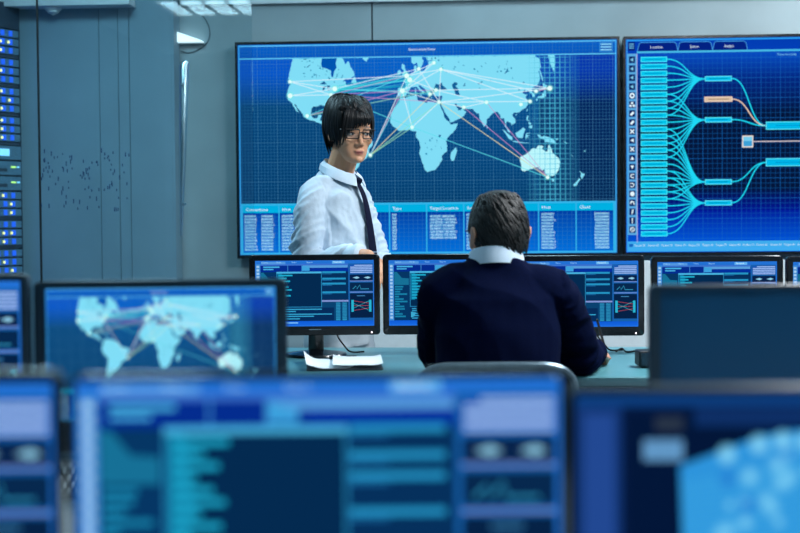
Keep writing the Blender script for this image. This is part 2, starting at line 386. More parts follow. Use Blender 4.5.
def rough_coast(pts, amp, seed):
    r = random.Random(seed); out = []
    for i in range(len(pts)):
        a, b = pts[i], pts[(i + 1) % len(pts)]
        out.append(a); L = math.hypot(b[0] - a[0], b[1] - a[1])
        n = int(L / 2.2)
        for k in range(1, n + 1):
            t = k / (n + 1)
            out.append((a[0] + (b[0] - a[0]) * t + r.uniform(-amp, amp), a[1] + (b[1] - a[1]) * t + r.uniform(-amp, amp)))
    return out

def ui_map(tint=1.0):
    """the world map display: 377 x 211 units (one unit = one pixel of the photograph)"""
    cv = Canvas(377, 211)
    cv.rect(0, 0, 377, 211, S(2, 44, 96), 0, base=True)
    cv.rect(0, 0, 377, 14, S(0, 92, 196), 1, S(4, 84, 184))
    for x0, x1, c0, c1 in ((0, 95, S(2, 82, 196), S(2, 66, 118)), (95, 300, S(0, 92, 196), S(0, 74, 136)), (300, 377, S(4, 52, 168), S(2, 34, 88))):
        cv.rect(x0, 14, x1, 30, c0, 1, c0); cv.rect(x0, 30, x1, 62, c0, 1, c1); cv.rect(x0, 62, x1, 160, c1, 1, S(1, 58, 104) if x0 < 300 else S(2, 38, 82))
    g = S(70, 150, 205, 0.30)
    for i in range(1, int(377 / 3.27)):
        x = i * 3.27; cv.rect(x - 0.22, 0, x + 0.22, 159, S(90, 170, 220, 0.42) if i % 6 == 0 else g, 2)
    for i in range(1, 49): cv.rect(0, i * 3.27 - 0.22, 377, i * 3.27 + 0.22, S(90, 170, 220, 0.36) if i % 6 == 0 else g, 2)
    for i in range(10):                                       # bright glowing grid over the pacific
        x = 291 + i * 5.0; a = (0.25, 0.4, 0.55, 0.8, 0.9, 1, 0.95, 0.7, 0.45, 0.22)[i]
        cv.rect(x - 0.42, 15, x + 0.42, 159, S(80, 200, 235, a * 0.75), 4)
    for i in range(29):
        y = 17 + i * 5.0; c = S(80, 200, 235, 0.72); z = S(80, 200, 235, 0.0)
        cv.hgrad(286, y - 0.42, 312, y + 0.42, z, c, 4); cv.hgrad(312, y - 0.42, 338, y + 0.42, c, z, 4)
    cv.rect(298, 15, 340, 159, S(40, 150, 210, 0.08), 2)
    land = S(128, 221, 246)
    for i, (k, pts) in enumerate(LAND.items()):
        p = clip_top([geo(*q) for q in pts], TOPV)
        if len(p) < 3: continue
        big = max(q[0] for q in p) - min(q[0] for q in p) > 20
        cv.poly(rough_coast(p, 0.42 if big else 0.12, i), land if k != 'australia' else S(186, 246, 252), 3)
    for i, pts in enumerate(SEAS):
        p = clip_top([geo(*q) for q in pts], TOPV)
        if len(p) >= 3: cv.poly(p, S(0, 84, 176) if i == 0 else S(14, 92, 150), 3.5)
    r = random.Random(3)
    for lo, la, dx, dy, n in ((-105, 57, 14, 6, 26), (-78, 52, 10, 4, 12), (70, 58, 50, 5, 24), (30, 62, 8, 2, 8), (25, -8, 8, 12, 9), (100, 48, 25, 8, 10)):
        for _ in range(n):
            x, y = geo(lo + r.uniform(-dx, dx), la + r.uniform(-dy, dy))
            if y > TOPV + 1:
                w, h = r.uniform(0.5, 1.5), r.uniform(0.4, 1.3); cv.poly([(x, y - h), (x + w, y), (x + 0.3, y + h), (x - w * 0.6, y)], S(40, 140, 185), 3.5)
    P = lambda x, y: (x - 239.5, y - 46.5 + 0.0157 * (x - 240))
    hub = {'nyc': (337, 90), 'phl': (333, 96), 'sea': (292, 83), 'lax': (292, 97), 'mex': (309, 117), 'lon': (409, 77), 'par': (412, 81), 'mad': (404.5, 92), 'ber': (421, 70), 'mos': (443, 70.5), 'sto': (436, 64), 'ist': (438, 91), 'cai': (441, 103), 'dub': (465.5, 108), 'lag': (414, 128), 'del': (488, 103), 'sha': (531, 102), 'hkg': (522, 105), 'seo': (537, 92), 'tok': (550.5, 89), 'mel': (548, 177), 'rio': (372, 156), 'ath': (432, 95)}
    cy, wh, pk, gr, ye = S(90, 225, 240, .8), S(225, 246, 255, .85), S(205, 150, 205, .7), S(150, 230, 190, .7), S(225, 225, 175, .8)
    L = [('nyc', 'lon', cy), ('nyc', 'par', cy), ('nyc', 'mad', cy), ('nyc', 'ber', wh), ('phl', 'lon', pk), ('phl', 'mad', pk), ('phl', 'cai', pk), ('nyc', 'ath', cy), ('mex', 'mad', pk), ('mex', 'lon', cy), ('mex', 'ist', gr),
         ('sea', 'nyc', wh), ('sea', 'lon', wh), ('lax', 'nyc', wh), ('lax', 'phl', wh), ('sea', 'phl', wh), ('rio', 'mad', pk), ('rio', 'lon', wh), ('rio', 'cai', gr), ('rio', 'lag', gr), ('rio', 'par', cy), ('rio', 'ist', ye), ('phl', 'lag', cy), ('phl', 'rio', wh),
         ('mos', 'tok', wh), ('mos', 'seo', wh), ('mos', 'sha', wh), ('mos', 'mad', wh), ('mos', 'cai', wh), ('mos', 'lon', wh), ('ist', 'tok', wh), ('ist', 'mad', pk), ('cai', 'sha', wh), ('cai', 'tok', wh), ('cai', 'dub', wh), ('cai', 'mad', wh), ('dub', 'del', wh), ('sto', 'lon', wh), ('sto', 'mad', wh), ('ber', 'cai', wh), ('par', 'ist', wh),
         ('cai', 'mel', ye), ('dub', 'mel', pk), ('del', 'mel', pk), ('lag', 'mel', cy), ('cai', 'lag', wh), ('lon', 'lag', cy), ('mad', 'lag', wh), ('ist', 'del', wh), ('seo', 'tok', pk)]
    for a, b, c in L: cv.line(P(*hub[a]), P(*hub[b]), 0.74, c, 5)
    r = random.Random(11)
    for _ in range(16):                                       # the thick sheaf across the north atlantic
        a = P(337 + r.uniform(-2, 3), 90 + r.uniform(-2, 5)); b = P(404 + r.uniform(0, 10), 78 + r.uniform(-6, 14))
        cv.line(a, b, 0.8, (S(30, 200, 215, .5), S(60, 190, 220, .5), S(40, 215, 210, .45))[_ % 3], 4.5)
    for k, (x, y) in hub.items():
        rr = 3.2 if k in ('lon', 'mad', 'nyc', 'tok', 'lax', 'par') else 2.3
        x, y = P(x, y)
        cv.disc(x, y, rr * 1.5, S(120, 255, 235, .75), 5.5, edge=S(120, 255, 235, 0)); cv.disc(x, y, rr * 0.75, S(225, 255, 252), 6)
    # borders, header
    b = S(95, 205, 245)
    cv.frame(0.6, 0.6, 376.4, 210.4, 1.3, S(60, 165, 240), 6); cv.rect(0.6, 13.6, 376.4, 14.6, b, 6); cv.rect(1.2, 1.2, 376, 2.0, S(110, 210, 250), 6)
    cv.text('Network Activity Monitor', 185, 8.3, 2.7, S(225, 250, 255), 7, 'c', 27)
    cv.frame(360, 3, 372.5, 12, 0.5, S(60, 160, 230), 7)
    for k in range(3): cv.rect(361, 4.2 + 2.7 * k, 371.5, 5.4 + 2.7 * k, S(140, 215, 245), 7)
    # table
    cv.rect(1.5, 159, 375.5, 210, S(52, 178, 232), 6)
    xs = [3 + 37.05 * i for i in range(11)]
    heads = ['Connections', 'Host', 'Port', 'State', 'Type', 'Target Location', 'Service', 'Server', 'Host', 'Client']
    for i in range(10):
        a, c = xs[i] + 0.6, xs[i + 1] - 0.6
        cv.rect(a, 161, c, 168.4, S(0, 176, 226), 6.5); cv.rect(a, 168.4, c, 208.3, S(2, 62, 160), 6.5, S(0, 108, 214))
        cv.text(heads[i], a + 2.5, 166.4, 3.1, S(240, 252, 255), 7.5)
        for k in range(1, 8): cv.rect(a + 4.6 * k - .2, 168.4, a + 4.6 * k + .2, 208.3, S(60, 150, 230, .4), 6.8)
        for k in range(1, 10): cv.rect(a, 168.4 + 4.1 * k - .2, c, 168.4 + 4.1 * k + .2, S(60, 150, 230, .35), 6.8)
        rows = 8 if i == 5 else (0 if i == 3 else 12)
        for k in range(rows):
            y = 172.6 + k * 3.05 + (1.2 if i == 5 else 0); tx = S(205, 246, 255)
            def bk_(x0, x1): cv.rect(x0, y - 2.0, x1, y + .1, S(110, 205, 245, .45), 7.2)
            ip = '%d.%d.%d.%d' % (r.randint(10, 220), r.randint(1, 250), r.randint(1, 250), r.randint(1, 99))
            if i == 0:
                bk_(a + 1.4, a + 13); bk_(a + 18.5, a + 30.5)
                cv.text(ip, a + 1.4, y, 2.2, tx, 7.5, width=12 + r.uniform(-1, 1.5)); cv.text(ip[::-1], a + 18.5, y, 2.2, tx, 7.5, width=12 + r.uniform(-1, 1.5))
            elif i == 4: bk_(a + 2, a + 6); cv.text(r.choice(('TCP', 'UDP', 'ICMP')), a + 2, y, 2.3, tx, 7.5, width=4.2 + r.uniform(0, 1))
            elif i == 5: bk_(a + 2.5, a + 28); cv.text('%.4f, %.4f' % (r.uniform(-60, 60), r.uniform(-99, 99)), a + 2.5, y + 0.5, 2.4, tx, 7.5, width=26 + r.uniform(-2, 2))
            elif i == 9: bk_(c - 18, c - 4.2); cv.text('%08d' % r.randint(1, 99999999), c - 4.2, y, 2.4, S(190, 240, 252), 7.5, 'r', 14 + r.uniform(-.8, .8))
            else: bk_(a + 2, a + 14); cv.text(ip, a + 2, y, 2.2, tx, 7.5, width=13 + r.uniform(-2, 2))
    return cv

def ui_network():
    cv = Canvas(402, 213.5); r = random.Random(5)
    # unit = one pixel; origin is at photograph (625.5, 41)
    cv.rect(0, 0, 402, 213.5, S(4, 26, 70), 0, base=True)
    for y0, y1, a, b in ((0, 15, S(2, 60, 176), S(4, 64, 184)), (15, 40, S(8, 74, 190), S(4, 40, 128)), (40, 75, S(4, 40, 128), S(4, 22, 58)), (75, 150, S(4, 22, 58), S(4, 22, 58)), (150, 172, S(4, 22, 58), S(2, 22, 140)), (172, 213.5, S(2, 26, 150), S(0, 92, 226))):
        cv.rect(0, y0, 402, y1, a, 1, b)
    for i in range(1, 81):
        x = 5.0 * i; cv.rect(x - .25, 15, x + .25, 204, S(30, 120, 215, .55 if i % 4 == 0 else .26), 2)
    for i in range(3, 41): cv.rect(11, 5.0 * i - .25, 402, 5.0 * i + .25, S(30, 120, 215, .55 if i % 4 == 0 else .30), 2)
    cv.rect(0.5, 0.4, 401.5, 2.2, S(40, 150, 235), 5); cv.rect(0.5, 2, 1.8, 213, S(50, 150, 235), 5); cv.rect(400.3, 2, 401.6, 213, S(50, 150, 235), 5)
    cv.rect(11.5, 12.2, 401, 14.2, S(70, 185, 230), 5)
    for x0, x1, t, w in ((12, 54, 'Location', 13), (54, 90, 'System', 9), (90, 126, 'Analysis', 10)):
        cv.poly([(x0, 12.2), (x0 + 2, 4.5), (x0 + 4, 3.5), (x1 - 4, 3.5), (x1 - 1.5, 5), (x1, 12.2)], S(3, 34, 130), 4); cv.strip([(x0, 12.2), (x0 + 2, 4.5), (x0 + 4, 3.5), (x1 - 4, 3.5), (x1 - 1.5, 5), (x1, 12.2)], .7, S(70, 160, 230), 5)
        cv.text(t, (x0 + x1) / 2 - 1, 9.6, 3.0, S(225, 246, 255), 6, 'c', w)
    cv.rect(2.5, 2.8, 9.5, 11.5, S(8, 40, 120), 4)
    for k in range(3): cv.rect(3.5, 4.4 + 2.0 * k, 8.3, 5.3 + 2.0 * k, S(110, 190, 235), 6)
    cv.rect(1.8, 14.5, 12.0, 196, S(92, 172, 224), 4); cv.rect(11.2, 14.5, 11.9, 204, S(185, 175, 225), 5)
    for k in range(20):
        y = 17.0 + k * 8.95; cv.rect(3.2, y, 9.8, y + 7.0, S(8, 34, 92), 5); cv.frame(3.0, y - .2, 10, y + 7.2, .55, S(60, 130, 200), 5.5)
        c = S(225, 245, 255) if k > 3 else S(130, 200, 235); x, yy = 6.5, y + 3.5; q = k % 8
        if k < 4: cv.poly([(x - 2, yy), (x + 1.2, yy - 2), (x + 1.2, yy + 2)], c, 6)
        elif k == 4: cv.disc(x, yy, 2.8, c, 6); cv.disc(x, yy, 1.2, S(8, 34, 92), 6.5)
        elif k == 5:
            for dx, dy in ((0, -1.6), (-1.7, 1.2), (1.7, 1.2)): cv.disc(x + dx, yy + dy, 1.25, c, 6)
        elif k in (6, 7): cv.poly([(x - 2.4, yy + 1), (x + .6, yy - 2.2), (x + 2.4, yy - .6), (x - .6, yy + 2.4)], c, 6)
        elif k in (8, 10): cv.line((x - 2, yy - 2), (x + 2, yy + 2), 1.2, c, 6); cv.line((x - 2, yy + 2), (x + 2, yy - 2), 1.2, c, 6)
        elif k == 9: cv.poly([(x - 2, yy), (x + 1.6, yy - 2), (x + 1.6, yy + 2)], c, 6)
        elif k == 11: cv.poly([(x, yy - 2), (x + 2, yy + 1.6), (x - 2, yy + 1.6)], c, 6)
        elif k == 12: cv.poly([(x, yy + 2), (x + 2, yy - 1.6), (x - 2, yy - 1.6)], c, 6)
        elif k in (13, 14):
            s_ = 1 if k == 13 else -1
            cv.strip([(x + 2 * s_, yy - 1.6), (x - .8 * s_, yy - 1.6), (x - 1.8 * s_, yy), (x - .8 * s_, yy + 1.6), (x + 2 * s_, yy + 1.6)], 1, c, 6)
        elif k == 15: cv.disc(x, yy, 2.4, c, 6)
        elif k == 16: cv.strip([(x - 2, yy + 1), (x - 1, yy - 1.5), (x + 1, yy - 1), (x + 2, yy + 1.8)], 1.4, c, 6)
        elif k == 17: cv.poly([(x - .2, yy - 2.4), (x + 1.4, yy - 2.2), (x + .2, yy + 2.4), (x - 1, yy + 2.4)], c, 6)
        elif k == 18: cv.rect(x - .6, yy - 2.5, x + .6, yy + .8, c, 6); cv.disc(x, yy + 2, .7, c, 6)
        else: cv.disc(x, yy, 2.5, c, 6); cv.disc(x, yy, 1.7, S(8, 34, 92), 6.3); cv.line((x - 1.6, yy - 1.6), (x + 1.6, yy + 1.6), .7, c, 6.5)
    c1, c2 = S(0, 206, 244), S(70, 232, 252)
    ys = [20.5 + 6.98 * i for i in range(26)]
    def bar(x0, x1, y, h, c, e): cv.rect(x0, y - h / 2, x1, y + h / 2, e, 6); cv.rect(x0 + .8, y - h / 2 + .8, x1 - .8, y + h / 2 - .8, c, 6.5)
    for y in ys:
        bar(15.5, 43, y, 5.3, S(0, 196, 236), c2); cv.rect(20, y - .5, 38, y + .5, S(0, 120, 190, .55), 7)
    hubs = [(40.5, range(0, 9)), (81.5, range(5, 15)), (143.5, range(10, 21)), (164.5, range(16, 26))]
    for hy, rg in hubs:
        for i in rg: cv.bez((43, ys[i]), (82.5, hy), 1.15, S(30, 215, 245), 5.5)
        bar(82, 110, hy, 5.2, S(0, 190, 235), S(90, 228, 250)); cv.rect(86.5, hy - .5, 105.5, hy + .5, S(0, 110, 190, .5), 7)
    bar(81.5, 110.5, 61, 5.2, S(214, 186, 160), S(240, 216, 200)); cv.rect(85.5, 60.5, 106.5, 61.5, S(140, 110, 90, .5), 7)
    bar(145, 205, 88, 8, S(0, 184, 232), S(90, 228, 250)); bar(145, 205, 124.5, 8, S(0, 184, 232), S(90, 228, 250))
    for y in (88, 124.5): cv.rect(155, y - .6, 195, y + .6, S(0, 120, 190, .5), 7); cv.bez((205, y), (250, 106), 1.2, S(30, 215, 245), 5.5)
    for a, b, c in ((40.5, 88, S(30, 215, 245)), (61, 88, S(225, 195, 175)), (81.5, 88, S(30, 215, 245)), (143.5, 124.5, S(30, 215, 245)), (164.5, 124.5, S(30, 215, 245))): cv.bez((110, a), (145.5, b), 1.2, c, 5.6)
    cv.rect(120.5, 97.5, 132, 109.5, S(225, 215, 210), 6); cv.rect(121.8, 98.8, 130.8, 108.2, S(60, 160, 215), 6.5); cv.rect(121.8, 98.8, 130.8, 103, S(120, 205, 240), 6.8)
    cv.line((132, 103.6), (250, 103.6), .9, S(215, 205, 215), 6); cv.rect(250, 99.5, 300, 110, S(0, 184, 232), 6); cv.rect(251, 100.5, 299, 109, S(0, 150, 210), 6.5)
    cv.text('Network activity', 156.5, 18.4, 2.6, S(120, 205, 240), 6, width=20)
    cv.rect(.6, 202.6, 401.4, 212.9, S(62, 172, 238), 4.5); cv.rect(3, 205, 7, 208, S(20, 100, 190), 5)
    for k in range(27): cv.text('%s %d' % (r.choice(('Status', 'Packet', 'Stream', 'Target')), r.randint(10, 99)), 8.5 + 14.1 * k, 207.6, 2.1, S(225, 246, 255), 6, width=11.5)
    return cv

def ui_console():
    cv = Canvas(118, 66); r = random.Random(9)
    cv.rect(0, 0, 118, 66, S(8, 50, 100), 0, base=True)
    cv.rect(0, 0, 118, 3.4, S(34, 112, 210), 1); cv.rect(0, 3.4, 92.5, 5, S(58, 112, 204), 1); cv.rect(0, 60.8, 118, 66, S(14, 90, 215), 1, S(24, 106, 226))
    for k in range(4): cv.text(('Session', 'Node', 'Trace', 'Report')[k], 6 + 15 * k, 2.5, 1.5, S(170, 220, 250), 3)
    cv.rect(76.5, .7, 89, 3.3, S(110, 195, 250, .75), 2.5); cv.rect(6, 1.2, 30, 3.6, S(110, 180, 240, .5), 2.5); cv.text('Network', 78, 2.5, 1.5, S(225, 245, 255), 3); cv.rect(30, 62, 42, 63.2, S(120, 190, 245), 3)
    cv.rect(0, 3.4, 5, 60.8, S(62, 140, 214), 2)
    for k in range(16): cv.rect(1.2, 5 + 3.45 * k, 3.8, 7.2 + 3.45 * k, S(160, 200, 236), 3)
    cv.rect(5, 5, 92.5, 60.8, S(10, 66, 112), 1)
    cv.rect(5, 5, 92.5, 11.5, S(4, 44, 142), 2); cv.rect(8, 5.8, 24, 7.2, S(70, 175, 225), 3); cv.rect(8, 8.2, 18, 9.4, S(70, 175, 225), 3)
    cv.rect(32, 4.6, 32.6, 12, S(60, 140, 210), 3); cv.rect(46, 4.6, 46.6, 12, S(60, 140, 210), 3); cv.poly([(46.6, 5), (92, 5), (92, 7.4), (52, 7.4)], S(86, 156, 220), 3); cv.rect(56, 7.6, 92, 10.6, S(4, 48, 156), 3)
    cv.rect(46.6, 5.4, 54, 10.4, S(60, 160, 220), 3)
    # tree panel
    cv.rect(5, 11.5, 21, 60.8, S(6, 54, 100), 2)
    cv.poly([(5.5, 12), (8, 12), (13, 18), (20, 18.5), (20, 25), (5.5, 25)], S(22, 112, 150), 3)
    for k in range(13): cv.rect(6, 26 + 2.5 * k, r.uniform(10, 19.5), 27.6 + 2.5 * k, S(24, 128, 168), 3)
    # dark window
    cv.rect(21, 11.2, 66, 47, S(40, 140, 190), 3); cv.rect(21.6, 13, 65.4, 46.4, S(4, 42, 80), 4); cv.rect(21, 11.2, 66, 13, S(70, 176, 222), 4)
    cv.poly([(22, 13), (26, 13), (28, 16), (27, 22), (29, 30), (26, 40), (22, 40)], S(14, 118, 158), 4.5)
    for k, e in enumerate((37, 31, 34.5, 29, 33, 36, 30, 35, 28)): cv.rect(23, 14.2 + 2.9 * k, e, 15.7 + 2.9 * k, S(30, 168, 204), 5)
    # list
    cv.rect(66, 11.5, 92.5, 40, S(6, 48, 92), 2)
    for y in (11, 17.5, 22.5, 31.2): cv.rect(66.5, y, 90, y + 1.9, S(36, 146, 196), 3); cv.rect(66.5, y + 2.3, 76, y + 2.9, S(30, 110, 170), 3)
    cv.rect(66, 40, 92.5, 41.6, S(130, 150, 214), 3)
    cv.rect(21, 47.5, 78, 60.8, S(6, 44, 90), 2)
    for k, y in enumerate((48.5, 50.6, 53.4, 55.5, 58)): cv.rect(23, y, (66, 40, 76, 58, 44)[k], y + 1.1, S(50, 160, 205), 3)
    cv.poly([(22, 52), (27, 53), (25, 57), (22, 58)], S(60, 170, 210), 3)
    for x in (80, 86.4): cv.rect(x, 42.4, x + 4.4, 60.4, S(40, 140, 185), 3); [cv.rect(x, 43 + 1.5 * k, x + 4.4, 43.5 + 1.5 * k, S(14, 80, 130), 4) for k in range(11)]
    # right panel
    cv.rect(92.5, 3.4, 118, 60.8, S(24, 96, 170), 2)
    cv.rect(94, 4.4, 117, 13.4, S(26, 86, 176), 3)
    for k in range(5): cv.rect(94.6 + (k == 0) * 4, 4.8 + 1.75 * k, 116.6, 5.9 + 1.75 * k, S(150, 184, 236), 4)
    cv.rect(94, 14.4, 117, 21, S(8, 34, 74), 3)
    for x in (97, 108): cv.poly([(x, 17.6), (x + 4, 16.4), (x + 7, 17.6), (x + 4, 18.8)], S(140, 200, 228), 4)
    cv.rect(94, 20.6, 117, 21.4, S(110, 140, 210), 4)
    cv.rect(94, 22.6, 117, 31, S(7, 40, 78), 3); cv.strip([(97, 29), (100, 26), (101, 29), (104, 25), (105, 29), (113, 29)], .7, S(50, 150, 190), 4)
    cv.rect(94, 31.8, 117, 32.6, S(110, 140, 210), 4)
    cv.rect(94, 33.4, 117, 58, S(6, 34, 70), 3); cv.rect(101, 35.5, 109, 36.3, S(60, 130, 180), 4)
    cv.rect(95.4, 40, 97.8, 52, S(40, 180, 210), 4); cv.rect(113, 40, 115.4, 52, S(40, 180, 210), 4)
    for k in range(5):
        cv.line((97.8, 41 + 2.4 * k), (113, 41 + 2.4 * ((k * 3 + 1) % 5)), .35, S(60, 190, 210, .8) if k % 2 else S(215, 90, 90, .8), 5)
    cv.frame(0, 0, 118, 66, .6, S(40, 120, 225), 6)
    return cv

def ui_terrain():
    cv = Canvas(118, 66); r = random.Random(21)
    cv.rect(0, 0, 118, 66, S(3, 22, 62), 0, base=True)
    cv.rect(0, 0, 118, 3, S(14, 62, 126), 1)
    cv.rect(0, 3, 11.5, 66, S(20, 54, 116), 1); cv.rect(2.2, 5, 9.6, 66, S(34, 72, 146), 2)
    cv.rect(30, 3.4, 118, 8, S(14, 46, 100), 1)
    cv.rect(13, 5, 118, 66, S(3, 22, 56), 0.5)
    cv.rect(17, 11.2, 27, 16.2, S(96, 150, 196), 3); cv.rect(20, 5.6, 27, 9, S(40, 52, 70), 3)
    # glowing terrain block seen aslant
    top = [(26.2, 17.5), (34, 14.8), (46, 10.5), (58, 8.8), (75, 7.6), (118, 7)]
    pts = top + [(118, 66), (28, 66), (27, 40)]
    cv.poly(pts, S(44, 146, 218), 3)
    for k in range(26):
        y = 19 + 1.5 * k; cv.line((26.6 + 0.03 * (y - 15), y + 3), (118, y - 12), .5, S(70, 180, 232, .55), 4)
    for k in range(40):
        x = 28 + 2.2 * k; cv.line((x, max(9, 17.5 - 0.33 * (x - 26))), (x + 2, 66), .45, S(60, 165, 228, .45), 4)
    for _ in range(150):
        x, y = r.uniform(36, 116), r.uniform(9, 64)
        if y < max(11.5, 17.5 - 0.36 * (x - 26) + 4): continue
        q = r.random(); rr = r.uniform(1.2, 3.4)
        cv.disc(x, y, rr, S(140, 216, 248, .8) if q < .75 else S(12, 96, 200, .6), 5, edge=S(100, 200, 245, .2) if q < .75 else S(20, 110, 206, .1))
    for x in (38, 46, 52, 58, 63, 68, 74, 80): cv.disc(x, max(11.5, 16 - 0.3 * (x - 34)), 2.6, S(150, 220, 248, .85), 6, edge=S(110, 205, 245, .5))
    return cv

# ------------------------------------------------------------------ materials
M = dict(
    wall=mat('pale_concrete_wall', S(150, 166, 172), 0.75, var=0.10, scale=3.2, bump=0.08),
    wall2=mat('blue_grey_wall_panel', S(120, 150, 166), 0.6, var=0.07, scale=4.0, bump=0.05),
    white=mat('white_painted_board', S(214, 222, 226), 0.55, var=0.05, scale=30, bump=0.12),
    ceil=mat('white_ceiling_paint', S(205, 215, 220), 0.8, var=0.03, scale=20),
    floor=mat('dark_carpet_floor', S(40, 52, 60), 0.9, var=0.2, scale=120, bump=0.3),
    black=mat('glossy_black_plastic', S(10, 14, 20), 0.22, var=0.3, scale=18, bump=0.25, coat=0.3),
    mblack=mat('matt_black_plastic', S(16, 24, 32), 0.5, var=0.15, scale=60, bump=0.08),
    slate=mat('slate_grey_bezel', S(24, 48, 64), 0.38, var=0.12, scale=30),
    off=mat('switched_off_screen', S(14, 72, 108), 0.3, var=0.10, scale=3, spec=0.4),
    desk=mat('teal_grey_desk_laminate', S(80, 138, 148), 0.32, var=0.04, scale=12),
    wdesk=mat('white_desk_laminate', S(206, 218, 224), 0.4, var=0.04, scale=12),
    steel=mat('brushed_steel', S(190, 205, 212), 0.28, 1.0, var=0.06, scale=90),
    grey=mat('light_grey_plastic', S(128, 150, 160), 0.5, var=0.05, scale=50),
    chrome=mat('grey_chair_rim', S(92, 112, 124), 0.32, 0.5, var=0.05, scale=50),
    leather=mat('black_chair_leather', S(12, 30, 42), 0.42, var=0.15, scale=70, bump=0.2),
    rack=mat('dark_blue_grey_rack_steel', S(38, 60, 78), 0.42, 0.1, var=0.1, scale=40),
    blade=mat('server_front_plate', S(84, 126, 150), 0.42, 0.1, var=0.18, scale=60),
    paper=mat('white_paper', S(226, 232, 236), 0.7, var=0.02, scale=60),
    rubber=mat('black_cable_rubber', S(8, 12, 16), 0.6, var=0.1, scale=60),
    shirt=mat('pale_blue_shirt_cotton', S(198, 216, 232), 0.8, var=0.03, scale=200, bump=0.05),
    tie=mat('navy_tie_silk', S(6, 12, 42), 0.7, var=0.15, scale=150, bump=0.1, spec=0.12),
    trou=mat('pale_grey_trousers', S(186, 200, 210), 0.85, var=0.05, scale=120, bump=0.05),
    dtrou=mat('dark_trousers', S(20, 24, 34), 0.85, var=0.1, scale=120),
    jumper=mat('navy_knit_wool', S(3, 11, 40), 0.9, var=0.22, scale=240, bump=0.18, spec=0.04),
    hair=mat('black_hair', S(8, 9, 13), 0.5, var=0.35, scale=160, bump=0.2, spec=0.3),
    hair2=mat('dark_brown_hair', S(14, 13, 14), 0.6, var=0.45, scale=220, bump=0.35),
    frame=mat('black_glasses_frame', S(10, 10, 14), 0.55, var=0.1, scale=60),
    shoe=mat('black_shoe_leather', S(12, 12, 14), 0.35, var=0.1, scale=60),
    fleck=mat('dark_blue_dash', S(20, 60, 100), 0.6, var=0.2, scale=60),
    seam=mat('dark_joint', S(40, 66, 80), 0.8, var=0.1, scale=30),
    led_w=mat('power_light_white', (0.8, 0.8, 0.8), emit=(1.0, 0.78, 0.85), strength=1.6),
    led_b=mat('blue_indicator', (0.0, 0.05, 0.4), emit=S(28, 96, 235), strength=1.0),
    led_y=mat('yellow_indicator', (0.5, 0.5, 0.2), emit=S(250, 245, 150), strength=1.3),
    led_g=mat('green_indicator', (0.3, 0.6, 0.2), emit=S(190, 245, 110), strength=1.3),
    led_c=mat('pale_cyan_readout', (0.3, 0.6, 0.8), emit=S(130, 215, 250), strength=1.0),
    lamp=mat('lamp_diffuser', (0.8, 0.8, 0.8), emit=(0.72, 0.93, 1.0), strength=2.4),
    wedge=mat('reflection_glow', (0.8, 0.8, 0.8), emit=(0.80, 0.95, 1.0), strength=1.1),  # glow of a reflected ceiling light, not a lamp of its own
)

def glass_mat(name, tint, refl):
    m = bpy.data.materials.new(name); m.use_nodes = True; nt = m.node_tree
    for n in list(nt.nodes): nt.nodes.remove(n)
    out = nt.nodes.new('ShaderNodeOutputMaterial'); tr = nt.nodes.new('ShaderNodeBsdfTransparent'); tr.inputs['Color'].default_value = tint
    gl = nt.nodes.new('ShaderNodeBsdfGlossy'); gl.inputs['Roughness'].default_value = 0.0
    lw = nt.nodes.new('ShaderNodeLayerWeight'); pw = nt.nodes.new('ShaderNodeMath'); pw.operation = 'POWER'; pw.inputs[1].default_value = 5
    ma = nt.nodes.new('ShaderNodeMath'); ma.operation = 'MULTIPLY_ADD'; ma.inputs[1].default_value = 1 - refl; ma.inputs[2].default_value = refl
    mx = nt.nodes.new('ShaderNodeMixShader')
    nt.links.new(lw.outputs['Facing'], pw.inputs[0]); nt.links.new(pw.outputs[0], ma.inputs[0]); nt.links.new(ma.outputs[0], mx.inputs[0])
    nt.links.new(tr.outputs[0], mx.inputs[1]); nt.links.new(gl.outputs[0], mx.inputs[2]); nt.links.new(mx.outputs[0], out.inputs['Surface'])
    return m
M['glass'] = glass_mat('clear_partition_glass', (0.92, 0.98, 0.99, 1), 0.055)
M['lens'] = glass_mat('spectacle_lens', (0.98, 0.99, 1, 1), 0.03)
# ------------------------------------------------------------------ room
XL, XR, YB = -3.3, 3.6, -1.6
struct(MB().box(XL - .1, XR + .1, YB - .1, YW + .1, -.1, 0).build('floor', M['floor'], smooth=False))
struct(MB().box(XL - .1, XR + .1, YB - .1, YW + .1, CEIL, CEIL + .1).build('ceiling', M['ceil'], smooth=False))
struct(MB().box(XL - .1, XL, YB, YW + .1, 0, CEIL).build('wall_left', M['wall2'], smooth=False))
struct(MB().box(XR, XR + .1, YB, YW + .1, 0, CEIL).build('wall_right', M['wall'], smooth=False))
struct(MB().box(XL - .1, XR + .1, YB - .1, YB, 0, CEIL).build('wall_front', M['wall2'], smooth=False))
wb = struct(MB().box(XL, XR, YW + .02, YW + .1, 0, CEIL).build('wall_back', M['seam'], smooth=False))
jx = on_y(372, 20, YW).x
xs = [XL, jx - 2.5, jx, jx + 2.5, XR]
for a, b in zip(xs[:-1], xs[1:]):
    if b - a > 0.05:
        MB().box(a + .004, b - .004, YW, YW + .03, 0.0, CEIL - .001).build('panel', M['wall'], wb, smooth=False)
